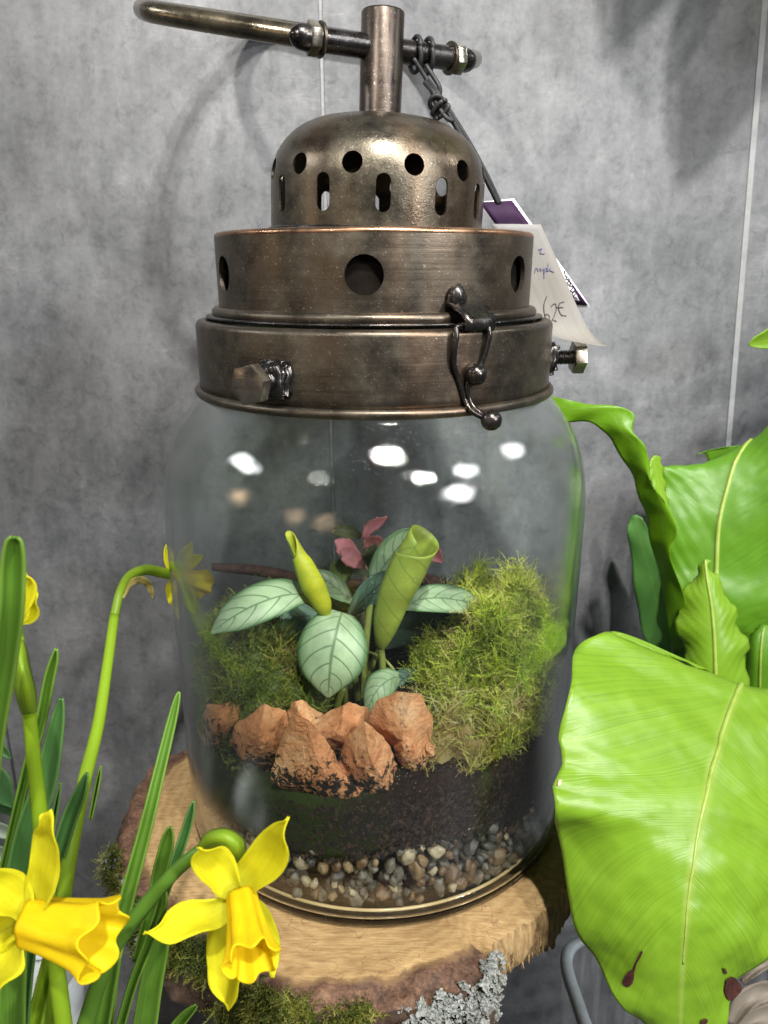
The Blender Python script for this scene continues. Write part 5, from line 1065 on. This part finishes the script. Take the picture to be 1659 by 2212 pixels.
F = [(i * 90 + k_, i * 90 + (k_ + 1) % 90, (i + 1) * 90 + (k_ + 1) % 90, (i + 1) * 90 + k_) for i in range(3) for k_ in range(90)]; F.append(tuple(range(270, 360)))
mesh('tub_wall', V, F, mt_, tub)
V = []
for s_, dz_ in ((1.075, -.004), (1.07, .0), (1.05, .0025), (.98, .0028), (.95, .001), (.945, -.003)): V += [np.array([*(tubc[:2] + (q[:2] - tubc[:2]) * s_), TZ + dz_]) for q in RIMP]
F = [(i * 90 + k_, i * 90 + (k_ + 1) % 90, ((i + 1) % 6) * 90 + (k_ + 1) % 90, ((i + 1) % 6) * 90 + k_) for i in range(6) for k_ in range(90)]
mesh('tub_rim', V, F, mr_, tub)
dry = thing('dry_leaves', 'dry pale grey fronds curling at the lower right corner', 'leaves', tuple(U(1640, 2140, -.05)))
DRYL = m_leaf('dry_grey_leaf', (.30, .26, .21), (.2, .16, .12), (.2, .2, .1), 'strap', .7, .2)
for pts in ([(1580, 2215, -.06, 10), (1615, 2160, -.06, 26), (1650, 2140, -.05, 24), (1700, 2130, -.04, 8)], [(1590, 2230, -.05, 8), (1630, 2200, -.05, 20), (1680, 2185, -.04, 24), (1730, 2180, -.03, 6)], [(1600, 2120, -.03, 6), (1635, 2090, -.03, 16), (1670, 2075, -.02, 14), (1700, 2070, -.02, 4)], [(1610, 2080, .0, 6), (1640, 2050, .0, 14), (1680, 2040, .0, 10)]):
    strap('leaf', pts, DRYL, dry, nu=8, nv=24, cup=.006, ripple=.001, rf=2, thick=.0008, rough=.0012)
mpot = m_simple('white_pot_green_marks', (.70, .73, .72), (.22, .36, .20), 130, .35, 0, 0, lo=.60, hi=.66)
pc_ = U(85, 2160, -.13); pot = tag(lathe('pot', [(.001, -.4395), (.021, -.4395), (.023, -.436), (.026, pc_[2] - .12), (.029, pc_[2] - .002), (.030, pc_[2] + .0), (.030, pc_[2] + .018), (.0285, pc_[2] + .019), (.027, pc_[2])], mpot, None, 48, cx=float(U(60, 2160, -.13)[0]), cy=-.13), 'white pot printed with small green marks behind the daffodil stems', 'pot')
ivy = thing('trailing_plant', 'dull green small leaved plant at the left edge behind the daffodils', 'plant', tuple(U(-10, 1800, .02)))
IV = m_leaf('dull_green_leaf', (.06, .16, .05), (.10, .2, .06), (.05, .1, .03), 'strap', .45, .2); IVP = m_leaf('mottled_pale_leaf', (.30, .36, .28), (.12, .2, .09), (.2, .2, .1), 'strap', .5, .2)
for pts, m_ in (([(-30, 1640, .03, 12), (-5, 1690, .03, 30), (10, 1720, .03, 22), (28, 1745, .03, 2)], IV), ([(-40, 1600, .04, 6), (-10, 1612, .04, 14), (10, 1625, .04, 10), (24, 1640, .04, 1)], IV), ([(-40, 1780, .02, 8), (-10, 1790, .02, 16), (15, 1800, .02, 14), (40, 1815, .02, 2)], IVP), ([(-40, 1840, .02, 8), (-5, 1845, .02, 18), (20, 1850, .02, 14), (44, 1852, .02, 2)], IVP), ([(-40, 1900, .02, 8), (-5, 1890, .02, 18), (20, 1880, .02, 14), (48, 1868, .02, 2)], IV), ([(-30, 1560, .06, 6), (-8, 1540, .06, 12), (8, 1520, .06, 9), (14, 1500, .06, 1)], IV), ([(-30, 1760, .05, 6), (0, 1745, .05, 12), (20, 1750, .05, 10), (36, 1770, .05, 1)], IV)):
    strap('leaf', pts, m_, ivy, nu=8, nv=14, cup=.003, thick=.0006, rough=.001)
tube('stem', [U(-60, 1560, .05), U(-30, 1700, .035), U(-40, 1860, .025), U(-50, 2000, .02)], .0022, STEMM, ivy, 8, 20)
